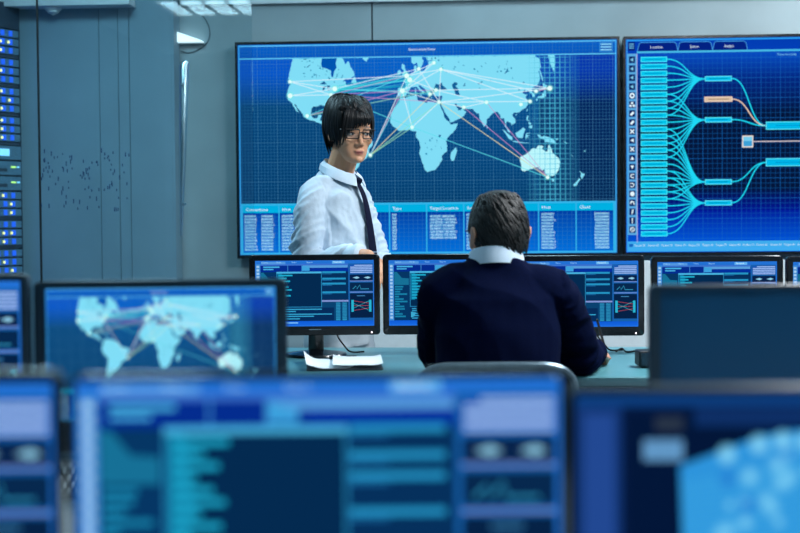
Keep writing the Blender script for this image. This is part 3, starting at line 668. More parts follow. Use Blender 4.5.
# projecting wall block on the left, faced with tall boards
YC = YW - 0.14
cx1 = on_y(175, 150, YC).x
wc = struct(MB().box(XL, cx1 - .012, YC + .02, YW - .002, 0, CEIL - .001).build('wall_projecting', M['seam'], smooth=False))
cuts = [XL] + [on_y(p, 120, YC).x for p in (20.5, 100, 119, 130)] + [cx1]
for a, b in zip(cuts[:-1], cuts[1:]):
    MB().box(a + .0016, b - (.0016 if b < cx1 else .0125), YC, YC + .03, 0, CEIL - .002).build('panel', M['wall2'], wc, smooth=False)
MB().box(cx1 - .012, cx1, YC + .001, YW - .003, 0, CEIL - .002).build('panel', M['wall2'], wc, smooth=False)
# white soffit at the ceiling, left
sx = on_y(129, 4, YC - .12).x
struct(MB().box(XL, sx, YC - .12, YC - .002, on_y(129, 4.0, YC - .12).z, CEIL - .001).build('trim_1', M['white'], smooth=False))
struct(MB().box(cx1 + .01, XR - .01, YW - .03, YW - .001, TRIM_Z, TRIM_Z + .05).build('trim_2', M['white'], smooth=False))
# added low wall, painted white in place of light on the back wall
YP = 6.3
lx0 = on_y(318, 300, YP).x
struct(MB().box(lx0, XR - .01, YP, YP + .08, 0, on_y(500, 262, YP).z).build('wall_low_added', M['white'], smooth=False))

# ceiling lights with louvres
for i, (x, y, sx_, sy_, w, lc) in enumerate(LAMPS):
    t = thing('ceiling_light', ['louvred ceiling light seen mirrored at the top of the glass partition', 'louvred ceiling light above the long desk', 'louvred ceiling light close to the right end of the wall screens', 'louvred ceiling light above the wall map screen', 'louvred ceiling light in front of the glass partition', 'louvred ceiling light above the front right monitor'][i], 'ceiling light', (x, y, CEIL), 0, 'louvred ceiling lights')
    fr = MB(); h = sx_ / 2
    for a in ((-h - .02, -h, -h - .02, h + .02), (h, h + .02, -h - .02, h + .02), (-h, h, -h - .02, -h), (-h, h, h, h + .02)):
        fr.box(a[0], a[1], a[2], a[3], -.027, 0)
    fr.build('frame', M['ceil'], t, smooth=False)
    MB().box(-h, h, -h, h, -.022, -.012).build('diffuser', M['lamp'], t, smooth=False)
    for k in range(4):
        u = -h + (k + .5) * 2 * h / 4 + h / 4 * 1.0
        if k < 3: MB().box(u - .016, u + .016, -h, h, -.034, -.0245).build('louvre', M['slate'], t, smooth=False)
    cross = MB().box(-h, h, -.012, .012, -.031, -.0245).mesh('cross_louvre', M['slate'], False)
    for k in range(4):
        obj('cross_louvre', cross, t, (0, -h + (k + 1) * 2 * h / 5, 0))

# ------------------------------------------------------------------ wall screens
def wall_screen(px0, px1, pyt, pyb, cv, label, w_over=None):
    pm = (px0 + px1) / 2
    a = on_y(px0, 150, YW).x; b = on_y(px1, 150, YW).x
    zt = on_y(pm, pyt, YW).z; zb = on_y(pm, pyb, YW).z
    if w_over: b = a + w_over
    w, h = b - a, zt - zb
    t = thing('wall_screen', label, 'screen', ((a + b) / 2, YW - .035, (zt + zb) / 2), 0, 'large wall screens')
    fr = MB(); e = .010
    fr.rbox(-w / 2, w / 2, -.035, .012, -h / 2, h / 2, .006)
    fr.build('case', M['mblack'], t)
    bz = MB()
    for r_ in ((-w / 2, w / 2, h / 2 - .013, h / 2), (-w / 2, w / 2, -h / 2, -h / 2 + .016), (-w / 2, -w / 2 + .012, -h / 2 + .016, h / 2 - .013), (w / 2 - .012, w / 2, -h / 2 + .016, h / 2 - .013)):
        bz.box(r_[0], r_[1], -.043, -.034, r_[2], r_[3])
    bz.build('bezel', M['black'], t, smooth=False)
    MB().box(-.3, .3, .011, .034, -.2, .2).build('wall_bracket', M['mblack'], t, smooth=False)
    me = cv.mesh('display', w - .025, h - .030)
    obj('display', me, t, (0, -.0365, .0015))
    return w
ww = wall_screen(238.8, 618.4, 41.2, 257.3, ui_map(), 'large wall screen showing a glowing world map above a data table')
wall_screen(622, 1000, 35.5, 254.2, ui_network(), 'large wall screen showing cyan node diagram and toolbar of icons', ww)

# ------------------------------------------------------------------ monitors
MW, MH = 0.430, 0.266
CONS = None
def monitor(name, px, d, desk_z, top_z, yaw, label, disp=None, group=None, bez='black', led=True, width=MW, height=MH, off=False, side=.020, top=.019, chin=.030, tilt=0.0):
    p = floor_at(px, d, desk_z)
    t = thing(name, label, 'monitor', p, YAW + yaw, group)
    zt = top_z - desk_z; zb = zt - height; w = width
    fr = MB()
    o = [(-w / 2, w / 2, zt - top, zt), (-w / 2, w / 2, zb, zb + chin), (-w / 2, -w / 2 + side, zb + chin, zt - top), (w / 2 - side, w / 2, zb + chin, zt - top)]
    # front frame as one ring with rounded outer corners
    r = .012; outer = []
    for cx, cz, a0 in ((w / 2 - r, zt - r, 0), (-w / 2 + r, zt - r, 90), (-w / 2 + r, zb + r, 180), (w / 2 - r, zb + r, 270)):
        for k in range(5):
            a = math.radians(a0 + 22.5 * k); outer.append((cx + r * math.cos(a), cz + r * math.sin(a)))
    inner = []
    for x, z in outer:
        inner.append((max(-w / 2 + side, min(w / 2 - side, x)), max(zb + chin, min(zt - top, z))))
    n = len(outer)
    ins = [(x * (1 - .004 / (w / 2)), z - .002 * (1 if z > (zt + zb) / 2 else -1)) for x, z in outer]
    rings = [[(x, -.003, z) for x, z in inner], [(x, -.012, z) for x, z in inner], [(x, -.012, z) for x, z in ins], [(x, -.009, z) for x, z in outer], [(x, .012, z) for x, z in outer]]
    fr.loft(rings, caps=False)
    fr.build('bezel', M[bez], t)
    zc = (zt + zb) / 2
    bk = MB()
    rings = []
    for y, s_ in ((.004, .985), (.014, 1.0), (.022, .97), (.040, .80), (.052, .62), (.056, .55)):
        rings.append([(x * s_, y, zc + (z - zc) * s_) for x, z in outer])
    bk.loft(rings); bk.build('back_shell', M['mblack'], t)
    sw, sh = w - 2 * side, height - top - chin
    zs = zb + chin + sh / 2
    if off:
        MB().box(-sw / 2 - .002, sw / 2 + .002, -.004, .003, zs - sh / 2 - .002, zs + sh / 2 + .002).build('dark_screen', M['off'], t, smooth=False)
    else:
        obj('display', disp, t, (0, -.0035, zs))
        MB().box(-sw / 2 - .003, sw / 2 + .003, -.0030, .003, zs - sh / 2 - .003, zs + sh / 2 + .003).build('panel_backing', M['mblack'], t, smooth=False)
    MB().tube([(0, .062, .012), (0, .062, zb + .05), (0, .052, zb + .09)], [.026, .024, .024], 12, flat=.5, up=(0, 1, 0)).build('stand_neck', M[bez], t)
    MB().lathe([(.012, 0), (.10, 0), (.104, .004), (.10, .010), (.055, .016), (.03, .020), (.0, .021)][:-1] + [(.004, .0205)], 32, (0, .05, 0)).build('stand_base', M[bez], t)
    if led:
        MB().lathe([(.0005, -.0145), (.0028, -.0140), (.0030, -.011)], 12, (w / 2 - .028, 0, zb + chin * .28), 'y').build('power_light', M['led_w'], t)
    MB().box(-.02, .02, -.0128, -.0115, zb + chin * .60, zb + chin * .68).build('badge', M['grey'], t, smooth=False)
    cb = MB().tube(crom([(.06, .05, zb + .05), (.07, .07, zb - .005), (.09, .085, .035), (.115, .10, .008), (.16, .12, .006)]), .003, 6)
    cb.build('cable', M['rubber'], t)
    return t

DESK_Z, DESK2_Z = .745, .735
cons = ui_console()
me_c = cons.mesh('console_display', MW - .040, MH - .049)
top_m = 1.2 - (255 - 219.5) / F * 4.62
names = ['first black desk monitor, in front of the standing man', 'black desk monitor half hidden by the seated man, left of him', 'black desk monitor beside the right shoulder of the seated man', 'black desk monitor above the dark switched-off screen', 'last black desk monitor at the right edge of the picture']
for i, (px, d, dz, yw) in enumerate(((314.6, 4.62, 0.002, .02), (447.6, 4.64, 0, -.02), (578.4, 4.62, -.007, -.03), (716.5, 4.60, -.012, -.03), (852.5, 4.56, -.014, -.03))):
    monitor('desk_monitor', px, d, DESK_Z, top_m + dz, yw, names[i], me_c, 'console monitors on the long desk')

me_map = ui_map().mesh('map_display', 0.40, .232)
monitor('desk_monitor', 161, 2.46, DESK2_Z, 1.2 - (276 - 217) / F * 2.46, .06, 'grey-framed monitor showing blurred world map, left of the clipboard', me_map, 'middle row monitors', 'slate', False, 0.440, 0.300, side=.0185, top=.0135, chin=.0545)
monitor('desk_monitor', -98, 2.42, DESK2_Z, 1.2 - (268 - 216) / F * 2.42, .02, 'monitor cut by left picture edge, above the front left monitor', ui_console().mesh('console_display', .436 - .030, .29 - .040), 'middle row monitors', 'slate', False, .436, .29, side=.012, top=.012, chin=.028)
monitor('desk_monitor', 775, 2.36, DESK2_Z, 1.2 - (290 - 222) / F * 2.36, .0, 'dark switched-off monitor at the right of the middle row', None, 'middle row monitors', 'slate', False, .425, .27, off=True, side=.017, top=.008, chin=.02)
D3 = 1.28
monitor('desk_monitor', 317.5, D3, DESK2_Z, 1.2 - (372.5 - 219) / F * D3, .01, 'nearest monitor showing large blurred blue console windows, bottom middle', ui_console().mesh('console_display', .441, .252), 'front row monitors', 'black', False, .453, .28, side=.006, top=.005, chin=.023)
monitor('desk_monitor', -180.5, D3 + .02, DESK2_Z, 1.2 - (368 - 216) / F * D3, .02, 'front monitor cut by left picture edge, striped white panel visible', ui_console().mesh('console_display', .430, .252), 'front row monitors', 'black', False, .444, .28, side=.006, top=.010, chin=.018)
monitor('desk_monitor', 809.5, D3 + .005, DESK2_Z, 1.2 - (393 - 222) / F * D3, -.02, 'front monitor with glowing blue terrain block, bottom right', ui_terrain().mesh('terrain_display', .430, .252), 'front row monitors', 'slate', False, .444, .28, side=.006, top=.006, chin=.022)
# dark keep-clear: front monitors stand on their own desk below the frame

# ------------------------------------------------------------------ desks
def desk(name, x0, x1, y0, y1, z, m, label, legs):
    t = thing(name, label, 'desk', ((x0 + x1) / 2, (y0 + y1) / 2, 0))
    cx, cy = (x0 + x1) / 2, (y0 + y1) / 2
    MB().slab(x0 - cx, x1 - cx, y0 - cy, y1 - cy, z - .028, z, .012, .003).build('tabletop', m, t)
    MB().box(x0 - cx + .05, x1 - cx - .05, y1 - cy - .06, y1 - cy - .042, .25, z - .03).build('modesty_panel', M['white'], t, smooth=False)
    lg = MB().rbox(-.03, .03, -.03, .03, 0, z - .028, .008).mesh('leg', M['steel'])
    for lx in legs:
        for ly in (y0 - cy + .08, y1 - cy - .12): obj('leg', lg, t, (lx - cx, ly, 0))
    return t
yd0, yd1 = at(440, 300, 4.02).y, at(440, 300, 4.95).y
desk('long_desk', -.85, 2.4, yd0, yd1, DESK_Z, M['desk'], 'long teal-grey desk carrying the console monitors and clipboard', (-.75, .75, 2.3))
y20, y21 = at(400, 300, 1.90).y, at(400, 300, 2.66).y
desk('white_desk', -2.2, 2.0, y20, y21, DESK2_Z, M['wdesk'], 'white desk glimpsed in gaps behind the front row of monitors', (-2.1, -.1, 1.9))
y30, y31 = at(400, 300, .95).y, at(400, 300, 1.55).y
desk('front_desk', -1.6, 1.5, y30, y31, DESK2_Z - .001, M['wdesk'], 'white desk under the three nearest monitors', (-1.5, 0, 1.4))

# ------------------------------------------------------------------ human building blocks
def remeshed(mb, voxel, smooth_it=3, factor=0.5):
    me = bpy.data.meshes.new('tmp'); me.from_pydata([tuple(v) for v in mb.v], [], mb.f)
    bm = bmesh.new(); bm.from_mesh(me); bmesh.ops.recalc_face_normals(bm, faces=bm.faces); bm.to_mesh(me); bm.free()
    o = bpy.data.objects.new('tmp', me); COL.objects.link(o)
    m = o.modifiers.new('r', 'REMESH'); m.mode = 'VOXEL'; m.voxel_size = voxel; m.use_smooth_shade = True
    if smooth_it:
        s = o.modifiers.new('s', 'SMOOTH'); s.iterations = smooth_it; s.factor = factor
    dg = bpy.context.evaluated_depsgraph_get()
    out = bpy.data.meshes.new_from_object(o.evaluated_get(dg))
    bpy.data.objects.remove(o); bpy.data.meshes.remove(me)
    return out
def displace(me, fn):
    n = len(me.vertices); co = np.empty(n * 3); me.vertices.foreach_get('co', co); co = co.reshape(-1, 3)
    no = np.empty(n * 3); me.vertices.foreach_get('normal', no); no = no.reshape(-1, 3)
    d = np.array([fn(Vector(c), Vector(q)) for c, q in zip(co, no)])
    me.vertices.foreach_set('co', (co + no * d[:, None]).ravel()); me.update()
def finish(me, name, m):
    me.name = name; me.materials.clear(); me.materials.append(m)
    me.polygons.foreach_set('use_smooth', [True] * len(me.polygons)); return me
def ell(mb, z, cx, cy, rx, ry, n=28, p=2.3):
    ring = []
    for i in range(n):
        a = 2 * PI * i / n; c, s = math.cos(a), math.sin(a)
        ring.append((cx + rx * math.copysign(abs(c) ** (2 / p), c), cy + ry * math.copysign(abs(s) ** (2 / p), s), z))
    return ring
def limb(mb, pts, rads, sub=6, n=16):
    mb.tube(crom(pts, sub), lerp1(rads, sub), n, ball=True)
HP = [(-.115, .016, -.080, -.045), (-.108, .030, -.089, -.025), (-.095, .043, -.093, .0), (-.075, .054, -.091, .02), (-.05, .062, -.089, .045), (-.025, .067, -.088, .07), (-.004, .070, -.084, .086), (.02, .073, -.090, .096), (.05, .072, -.089, .096), (.08, .062, -.072, .083), (.10, .046, -.048, .060), (.111, .024, -.020, .034)]
def head(mb, T):
    rings = []
    zs = []
    for (a, b) in zip(HP[:-1], HP[1:]):
        for k in range(3):
            t = k / 3; zs.append(tuple(a[i] + (b[i] - a[i]) * t for i in range(4)))
    zs.append(HP[-1])
    for z, w, yf, yb in zs:
        rings.append([T @ Vector(q) for q in ell(None, z, 0, (yf + yb) / 2, w, (yb - yf) / 2, 32, 2.25)])
    mb.loft(rings)
    def e(c, r): 
        b = MB().ball(c, r, 16, 10); mb.add([T @ Vector(v) for v in b.v], b.f)
    def l(p, r):
        b = MB(); limb(b, p, r, 4, 12); mb.add([T @ Vector(v) for v in b.v], b.f)
    l([(0, -.080, .010), (0, -.093, -.018), (0, -.104, -.036)], [.0075, .008, .0105])
    for s in (-1, 1):
        e((s * .0115, -.093, -.041), (.0085, .010, .0075))
        e((s * .030, -.080, .019), (.024, .010, .007))
        e((s * .044, -.062, -.028), (.022, .022, .020))
        e((s * .031, -.0725, -.002), (.0155, .0125, .0095))
        # ear: rim and lobe
        l([(s * .071, .012, -.035), (s * .078, .006, -.030), (s * .082, .022, .006), (s * .083, .032, .012), (s * .080, .036, -.004), (s * .076, .022, -.028)], [.0065, .0065, .006, .006, .006, .006])
        e((s * .075, .020, -.010), (.0055, .014, .022))
    e((0, -.092, -.0665), (.022, .0075, .0055)); e((0, -.0905, -.0775), (.018, .0075, .006)); e((0, -.089, -.100), (.017, .012, .012))
def skin_mesh(me, name, T, base, lip):
    """natural skin, lip and brow colour as vertex colours, plus painted shade between the lips"""
    inv = T.inverted()
    n = len(me.vertices); cols = np.ones((n, 4), dtype=np.float32); cols[:, :3] = base
    for i, v in enumerate(me.vertices):
        q = inv @ v.co
        if abs(q.x) < .06 and q.y < -.05 and -.12 < q.z < .06:
            m = math.exp(-((q.x / .019) ** 4 + ((q.z + .072) / .0085) ** 4))
            line = math.exp(-((q.x / .017) ** 4 + ((q.z + .0718) / .0022) ** 2)) * .75  # shade in the crease between the lips, put into the skin colour
            bx = (abs(q.x) - .033) / .018; br = math.exp(-(bx ** 4 + ((q.z - .021 - .004 * (1 - bx * bx)) / .0042) ** 4))
            c = np.array(base) * (1 - m) + np.array(lip) * m
            c = c * (1 - line); c = c * (1 - .85 * br)
            cols[i, :3] = c
    ca = me.color_attributes.new('SkinTone', 'FLOAT_COLOR', 'POINT'); ca.data.foreach_set('color', cols.ravel())
    m = bpy.data.materials.new(name); m.use_nodes = True; nt = m.node_tree; b = nt.nodes['Principled BSDF']
    a = nt.nodes.new('ShaderNodeAttribute'); a.attribute_name = 'SkinTone'
    no = nt.nodes.new('ShaderNodeTexNoise'); no.inputs['Scale'].default_value = 60
    mx = nt.nodes.new('ShaderNodeMix'); mx.data_type = 'RGBA'; mx.blend_type = 'MULTIPLY'; mx.inputs[0].default_value = .12
    nt.links.new(a.outputs['Color'], mx.inputs[6]); nt.links.new(no.outputs['Color'], mx.inputs[7]); nt.links.new(mx.outputs[2], b.inputs['Base Color'])
    b.inputs['Roughness'].default_value = .48; b.inputs['Subsurface Weight'].default_value = .08; b.inputs['Subsurface Radius'].default_value = (.01, .004, .002)
    finish(me, 'body', m); return me
def hand(mb, wrist, fwd, nrm, thumb, curl=0.25, k=1.0):
    """palm with five separate fingers; fwd from wrist to fingers, nrm out of the back of the hand, thumb toward the thumb side"""
    w, f, u, t = Vector(wrist), Vector(fwd).normalized(), Vector(nrm).normalized(), Vector(thumb).normalized()
    R = Matrix((t, f, u)).transposed()
    pc = w + f * .045 * k
    mb.ball(pc, (.040 * k, .052 * k, .0145 * k), 16, 10, rot=R)
    mb.ball(w + f * .075 * k, (.041 * k, .022 * k, .012 * k), 14, 8, rot=R)
    for i, (dx, L, r) in enumerate(((.030, .072, .0085), (.010, .080, .0088), (-.011, .074, .0084), (-.030, .058, .0074))):
        p = [w + f * (.080 * k) + t * dx * k]; d = f + t * (dx * 1.2); d.normalize(); ang = curl * (0.7 + .15 * i)
        for s in (.45, .30, .25):
            d = (d * math.cos(ang) - u * math.sin(ang)).normalized(); p.append(p[-1] + d * L * s * k)
        limb(mb, p, [r * k, r * k, r * .92 * k, r * .8 * k], 3, 10)
    p0 = w + f * .022 * k + t * .030 * k
    limb(mb, [p0, p0 + (t * .8 + f * .5 - u * .2).normalized() * .034 * k, p0 + (t * .62 + f * .95 - u * .3).normalized() * .060 * k, p0 + (t * .5 + f * 1.25 - u * .4).normalized() * .080 * k], [.012 * k, .0105 * k, .0095 * k, .008 * k], 3, 10)

def locks(mb, T, n, R, end, drift, width, lift, seed, start=(0.02, .35), whorl=(0.0, .02), crown_lift=.0, back=.0):
    """hair locks laid over the skull from the crown: end(phi) = height of the tip, phi 0 at the face"""
    r = random.Random(seed)
    for i in range(n):
        phi = (i + r.uniform(-.5, .5)) / n * 2 * PI
        ze = end(phi) + r.uniform(-.010, .010); z0 = math.cos(r.uniform(*start) * PI / 2)
        off = lift * r.uniform(.7, 1.3) + back * max(0, -math.cos(phi))
        pts, rad = [], []; N = 12
        e1 = 0.0
        tot = 1.0
        for k in range(N + 1):
            t = k / N
            a0 = math.acos(max(-1, min(1, z0)))
            if ze >= 0: a1 = math.acos(min(1, ze / R[2]))
            else: a1 = PI / 2
            up_len = (a1 - a0) * R[2]; dn = max(0, -ze); s = t * (up_len + dn)
            ph = phi + drift(phi) * t * t
            if s <= up_len:
                a = a0 + s / R[2]; hx, hy, z = R[0] * math.sin(a) ** .72, R[1] * math.sin(a) ** .72, R[2] * math.cos(a)
            else:
                q = (s - up_len); z = -q; f_ = 1 - 1.1 * max(0, q) - 9.0 * max(0, q - .03) ** 2; hx, hy = R[0] * f_, R[1] * f_
            o2 = off * (1 - t ** 3) - .004 * t ** 3; x = math.sin(ph) * (hx + o2); y = -math.cos(ph) * (hy + o2) + (.006 + .007 * max(0, math.cos(ph)) * t * t) + whorl[1] * max(0, z / R[2]) ** 3
            pts.append(T @ Vector((x, y, z + off * max(0, z / R[2]) + crown_lift * max(0, z / R[2]) ** 2)))
            rad.append(width * (0.55 + .6 * math.sin(PI * min(1, t * 1.1) ** .8)) * (1 - max(0, t - .72) / .28 * .9))
        c = T @ Vector((0, .006, -.02)); up = (pts[N // 2] - c)
        mb.tube(pts, rad, 6, flat=.42, up=up)
def Thead(p, yaw, pitch, roll=0.0):
    return Matrix.Translation(p) @ Matrix.Rotation(yaw, 4, 'Z') @ Matrix.Rotation(pitch, 4, 'X') @ Matrix.Rotation(roll, 4, 'Y')

# ------------------------------------------------------------------ standing man
pm = floor_at(338, 5.22)
man = thing('person', 'standing man in pale blue shirt, navy tie and black glasses facing right', 'person', pm, YAW + math.radians(60))
man.scale = (.955, .955, .955)
TH = Thead(Vector((.0, -.058, 1.596)), math.radians(-31), math.radians(8), math.radians(0))
b = MB()
head(b, TH)
limb(b, [(0, .006, 1.37), (0, -.008, 1.43), (0, -.050, 1.545)], [.060, .055, .055])
b.loft([ell(None, *q) for q in ((.82, 0, 0, .125, .085), (.92, 0, -.008, .130, .088), (1.03, 0, -.014, .122, .088), (1.15, 0, -.008, .125, .088), (1.27, 0, -.004, .132, .086), (1.35, 0, .0, .12, .068), (1.41, 0, .004, .065, .050))])
RS, RE, RW = (-.152, .018, 1.335), (-.188, .012, 1.085), (-.205, -.262, 1.120)
LS, LE, LW = (.152, .01, 1.335), (.195, -.060, 1.085), (.120, -.28, .985)
for s_, (sh, el, wr) in ((-1, (RS, RE, RW)), (1, (LS, LE, LW))):
    limb(b, [(s_ * .07, .012, 1.355), sh, ((sh[0] + el[0]) / 2 + s_ * .012, (sh[1] + el[1]) / 2, (sh[2] + el[2]) / 2), el, ((el[0] + wr[0]) / 2, (el[1] + wr[1]) / 2, (el[2] + wr[2]) / 2 + .01), wr], [.038, .042, .040, .036, .036, .026])
    limb(b, [(s_ * .08, 0, .88), (s_ * .095, -.01, .68), (s_ * .095, -.01, .47), (s_ * .095, .015, .28), (s_ * .095, .02, .08)], [.074, .070, .05, .05, .034])
    limb(b, [(s_ * .095, .03, .045), (s_ * .098, -.05, .038), (s_ * .105, -.14, .025)], [.036, .034, .022])
hand(b, RW, (-.02, -.62, -.62), (-.15, -.7, .6), (.9, -.1, .1), .30)
hand(b, LW, (-.25, -.75, -.40), (.2, -.5, .8), (-.9, .1, .1), .35)
me = remeshed(b, .0036, 3, .5)
obj('body', skin_mesh(me, 'skin_warm', TH, S(222, 164, 128)[:3], S(186, 110, 104)[:3]), man)
# eyes and lids
for s_ in (-1, 1):
    c = TH @ Vector((s_ * .0315, -.0785, -.002)); R3 = TH.to_3x3()
    e = MB().ball(c, (.0115, .0085, .0058), 14, 10, rot=R3)
    eye = e.build('eye', mat('eye_white', S(225, 222, 218), .2, var=.03), man)
    MB().ball(c + R3 @ Vector((.002, -.0072, -.0002)), (.0050, .0022, .0050), 12, 8, rot=R3).build('iris', mat('dark_brown_iris', S(22, 14, 12), .15), eye)
    lid = MB().tube([c + R3 @ Vector((x * .0125, -.0078 + .004 * x * x, .0052 - .0035 * x * x)) for x in (-1, -.6, -.2, .2, .6, 1)], [.0010, .0018, .0020, .0020, .0018, .0010], 6)
    lid.build('eyelid', M['hair'], man)
# shirt
b = MB()
b.loft([ell(None, *q) for q in ((.90, 0, -.012, .150, .118), (.95, 0, -.016, .155, .124), (1.00, 0, -.022, .160, .132), (1.06, 0, -.022, .158, .132), (1.15, 0, -.014, .154, .128), (1.27, 0, -.004, .154, .124), (1.34, 0, .004, .144, .106), (1.390, 0, .008, .110, .082), (1.425, 0, .006, .072, .066), (1.445, 0, .0, .062, .060))])
def sleeve(mb, s_, sh, el, wr, frac, r):
    sh, el, wr = Vector(sh), Vector(el), Vector(wr); e2 = el + (wr - el) * frac
    limb(mb, [(s_ * .07, .014, 1.382), sh, sh.lerp(el, .5) + Vector((s_ * .010, .0, 0)), el + Vector((0, .006, 0)), e2], r, 7, 20)
sleeve(b, -1, RS, RE, RW, .72, [.058, .058, .059, .058, .050])
sleeve(b, 1, LS, LE, LW, .38, [.058, .060, .058, .056, .052])
me = remeshed(b, .0058, 5, .5)
def folds(c, n):
    q = 0.0
    arm = c.x < -.145 or c.x > .145
    if arm:
        w = max(0, 1 - abs(c.z - 1.08) / .16)
        s = mnoise.noise(Vector((c.x * 4 + 3, c.y * 6, c.z * 26 + c.y * 22)))
        q += (.006 + .016 * w) * (.7 - abs(s) * 2.6)
        s2 = mnoise.noise(Vector((c.x * 10, c.y * 14, c.z * 7 + 9))); q += .005 * s2
    else:
        w = max(0.15, min(1, (1.22 - c.z) / .2))
        s = mnoise.noise(Vector((c.x * 5, c.y * 5, c.z * 17 + c.x * 9))); q += .020 * w * (.5 - abs(s) * 2.2)
        a = abs(c.x) - .10; s2 = mnoise.noise(Vector((c.x * 20, c.y * 18, c.z * 5 + 4))); q += .008 * s2
        s3 = mnoise.noise(Vector((c.x * 7 + c.z * 8, c.y * 7, c.z * 8 - c.x * 10 + 11))); q += .013 * (.4 - abs(s3) * 1.8)
    q += .0015 * mnoise.noise(c * 60)
    return max(q, -.009)
displace(me, folds)
obj('shirt', finish(me, 'shirt', M['shirt']), man)
# rolled sleeve cuffs
for s_, el, wr, fr_ in ((-1, RE, RW, .72), (1, LE, LW, .38)):
    el, wr = Vector(el), Vector(wr); c0 = el + (wr - el) * (fr_ - .05); c1 = el + (wr - el) * (fr_ + .20)
    mb = MB(); P = [c0.lerp(c1, t) for t in (0, .1, .3, .5, .7, .9, 1)]
    mb.tube(P, [.040, .049, .052, .049, .052, .049, .040], 22)
    me = mb.mesh('sleeve_cuff', M['shirt']); displace(me, lambda c, n: .004 * mnoise.noise(c * 38)); obj('sleeve_cuff', me, man)
# collar: stand and two leaves
cl = MB(); rings = []
for z, r0, dy in ((1.410, .071, .0), (1.435, .068, -.006), (1.463, .0635, -.014)):
    rings.append([(r0 * math.sin(a) * 1.0, dy + .000 - r0 * math.cos(a) * .98 - .0, z - .032 * math.cos(a) * (1 if z > 1.42 else .8)) for a in [2 * PI * i / 32 for i in range(32)]])
cl.loft(rings, caps=False)
for s_ in (-1, 1):
    leaf = []
    for k in range(9):
        a = (0.06 + k / 8 * 2.2) * s_
        top = Vector((.0665 * math.sin(a), -.014 - .0665 * math.cos(a), 1.465 - .032 * math.cos(a)))
        wdt = .050 * (1 - .3 * k / 8) ; out = Vector((math.sin(a) * (.9) + s_ * .25 * (1 - k / 8), -math.cos(a), 0)).normalized()
        low = top + out * (.020 + .010 * (1 - k / 8)) + Vector((s_ * .016 * (1 - k / 8) ** 2, 0, -wdt))
        mid = top.lerp(low, .35) + out * .008
        leaf.append((top, mid, low))
    vs = [v for c in leaf for v in c]; vs += [v - Vector((0, 0, 0)) + (Vector((0, 0, 1.40)) - v).normalized() * .004 for v in vs]
    n3 = 27; fs = []
    for k in range(8):
        for j in range(2):
            a = 3 * k + j; fs += [(a, a + 1, a + 4, a + 3), (n3 + a, n3 + a + 3, n3 + a + 4, n3 + a + 1)]
    ed = [3 * k + 2 for k in range(9)]
    for a, c in zip(ed[:-1], ed[1:]): fs.append((a, n3 + a, n3 + c, c))
    fs += [(0, n3, n3 + 1, 1), (1, n3 + 1, n3 + 2, 2), (24, 25, n3 + 25, n3 + 24), (25, 26, n3 + 26, n3 + 25)]
    cl.add(vs, fs)
cl.build('collar', M['shirt'], man)
# tie
tie = MB()
tp = crom([(0, -.084, 1.408), (0, -.106, 1.378), (.002, -.126, 1.33), (.003, -.142, 1.25), (.004, -.156, 1.15), (.004, -.166, 1.05), (.004, -.166, .985)], 5)
tw = lerp1([.014, .017, .019, .024, .029, .034, .036], 5)
tie.tube(tp, tw, 12, flat=.16, up=(0, -1, 0)); tt = tie.build('tie', M['tie'], man)
MB().rbox(-.017, .017, -.010, .010, -.018, .016, .007).xf(Matrix.Translation((0, -.093, 1.402)) @ Matrix.Rotation(.5, 4, 'X')).build('tie_knot', M['tie'], tt)
MB().box(-.026, .020, -.166, -.160, 1.128, 1.1335).build('tie_clip', M['steel'], tt, smooth=False)
# trousers, belt, shoes
b = MB()
b.loft([ell(None, *q) for q in ((.765, 0, 0, .150, .112), (.84, 0, 0, .160, .122), (.90, 0, -.004, .160, .120), (.975, 0, -.012, .150, .114))])
for s_ in (-1, 1): limb(b, [(s_ * .082, 0, .88), (s_ * .095, -.01, .68), (s_ * .097, -.01, .47), (s_ * .097, .012, .28), (s_ * .097, .015, .10)], [.094, .088, .070, .066, .060])
me = remeshed(b, .009, 4)
displace(me, lambda c, n: .006 * mnoise.noise(Vector((c.x * 10, c.y * 10, c.z * 16))))
obj('trousers', finish(me, 'trousers', M['trou']), man)
for s_ in (-1, 1):
    sh = MB(); sh.loft([[(s_ * .10 + x * w, y, z) for x, z in [(math.cos(2 * PI * i / 16), .004 + h * max(0, math.sin(2 * PI * i / 16))) for i in range(16)]] for y, w, h in ((.085, .022, .05), (.06, .040, .085), (0, .043, .09), (-.08, .046, .066), (-.15, .044, .05), (-.185, .02, .03))])
    sh.build('shoe', M['shoe'], man)
# hair
hb = MB()
Rh = (.083, .106, .125)
hc = MB(); rings = []
for k in range(1, 12):
    ring = []
    for p in [2 * PI * i / 40 for i in range(40)]:
        a = k / 11 * math.radians(100 - 34 * max(0, min(1, (1.45 - abs(((p + PI) % (2 * PI)) - PI)) / .4)))
        ring.append(TH @ Vector((.0800 * math.sin(a) ** .72 * math.sin(p), -(.0945 if math.cos(p) > 0 else .1000) * math.sin(a) ** .72 * math.cos(p) + .006, .122 * math.cos(a))))
    rings.append(ring)
hb.loft(rings)
def hend(phi):
    p = ((phi + PI) % (2 * PI)) - PI; a = abs(p)
    if a < .95: return .040 + (.010 if p > .1 else -.012)
    if a < 1.25: return -.060
    if a < 1.9: return -.048
    return -.092
def hdrift(phi):
    p = ((phi + PI) % (2 * PI)) - PI
    return .55 * max(0, 1 - abs(p) / 1.3)
locks(hb, TH, 90, Rh, hend, hdrift, .0125, .010, 5, (.02, .3), back=.008)
locks(hb, TH, 70, Rh, lambda p: hend(p) + .006, hdrift, .011, .011, 6, (.02, .35), back=.007)
locks(hb, TH, 46, Rh, lambda p: hend(p) + .035, hdrift, .012, .013, 8, (.05, .5))
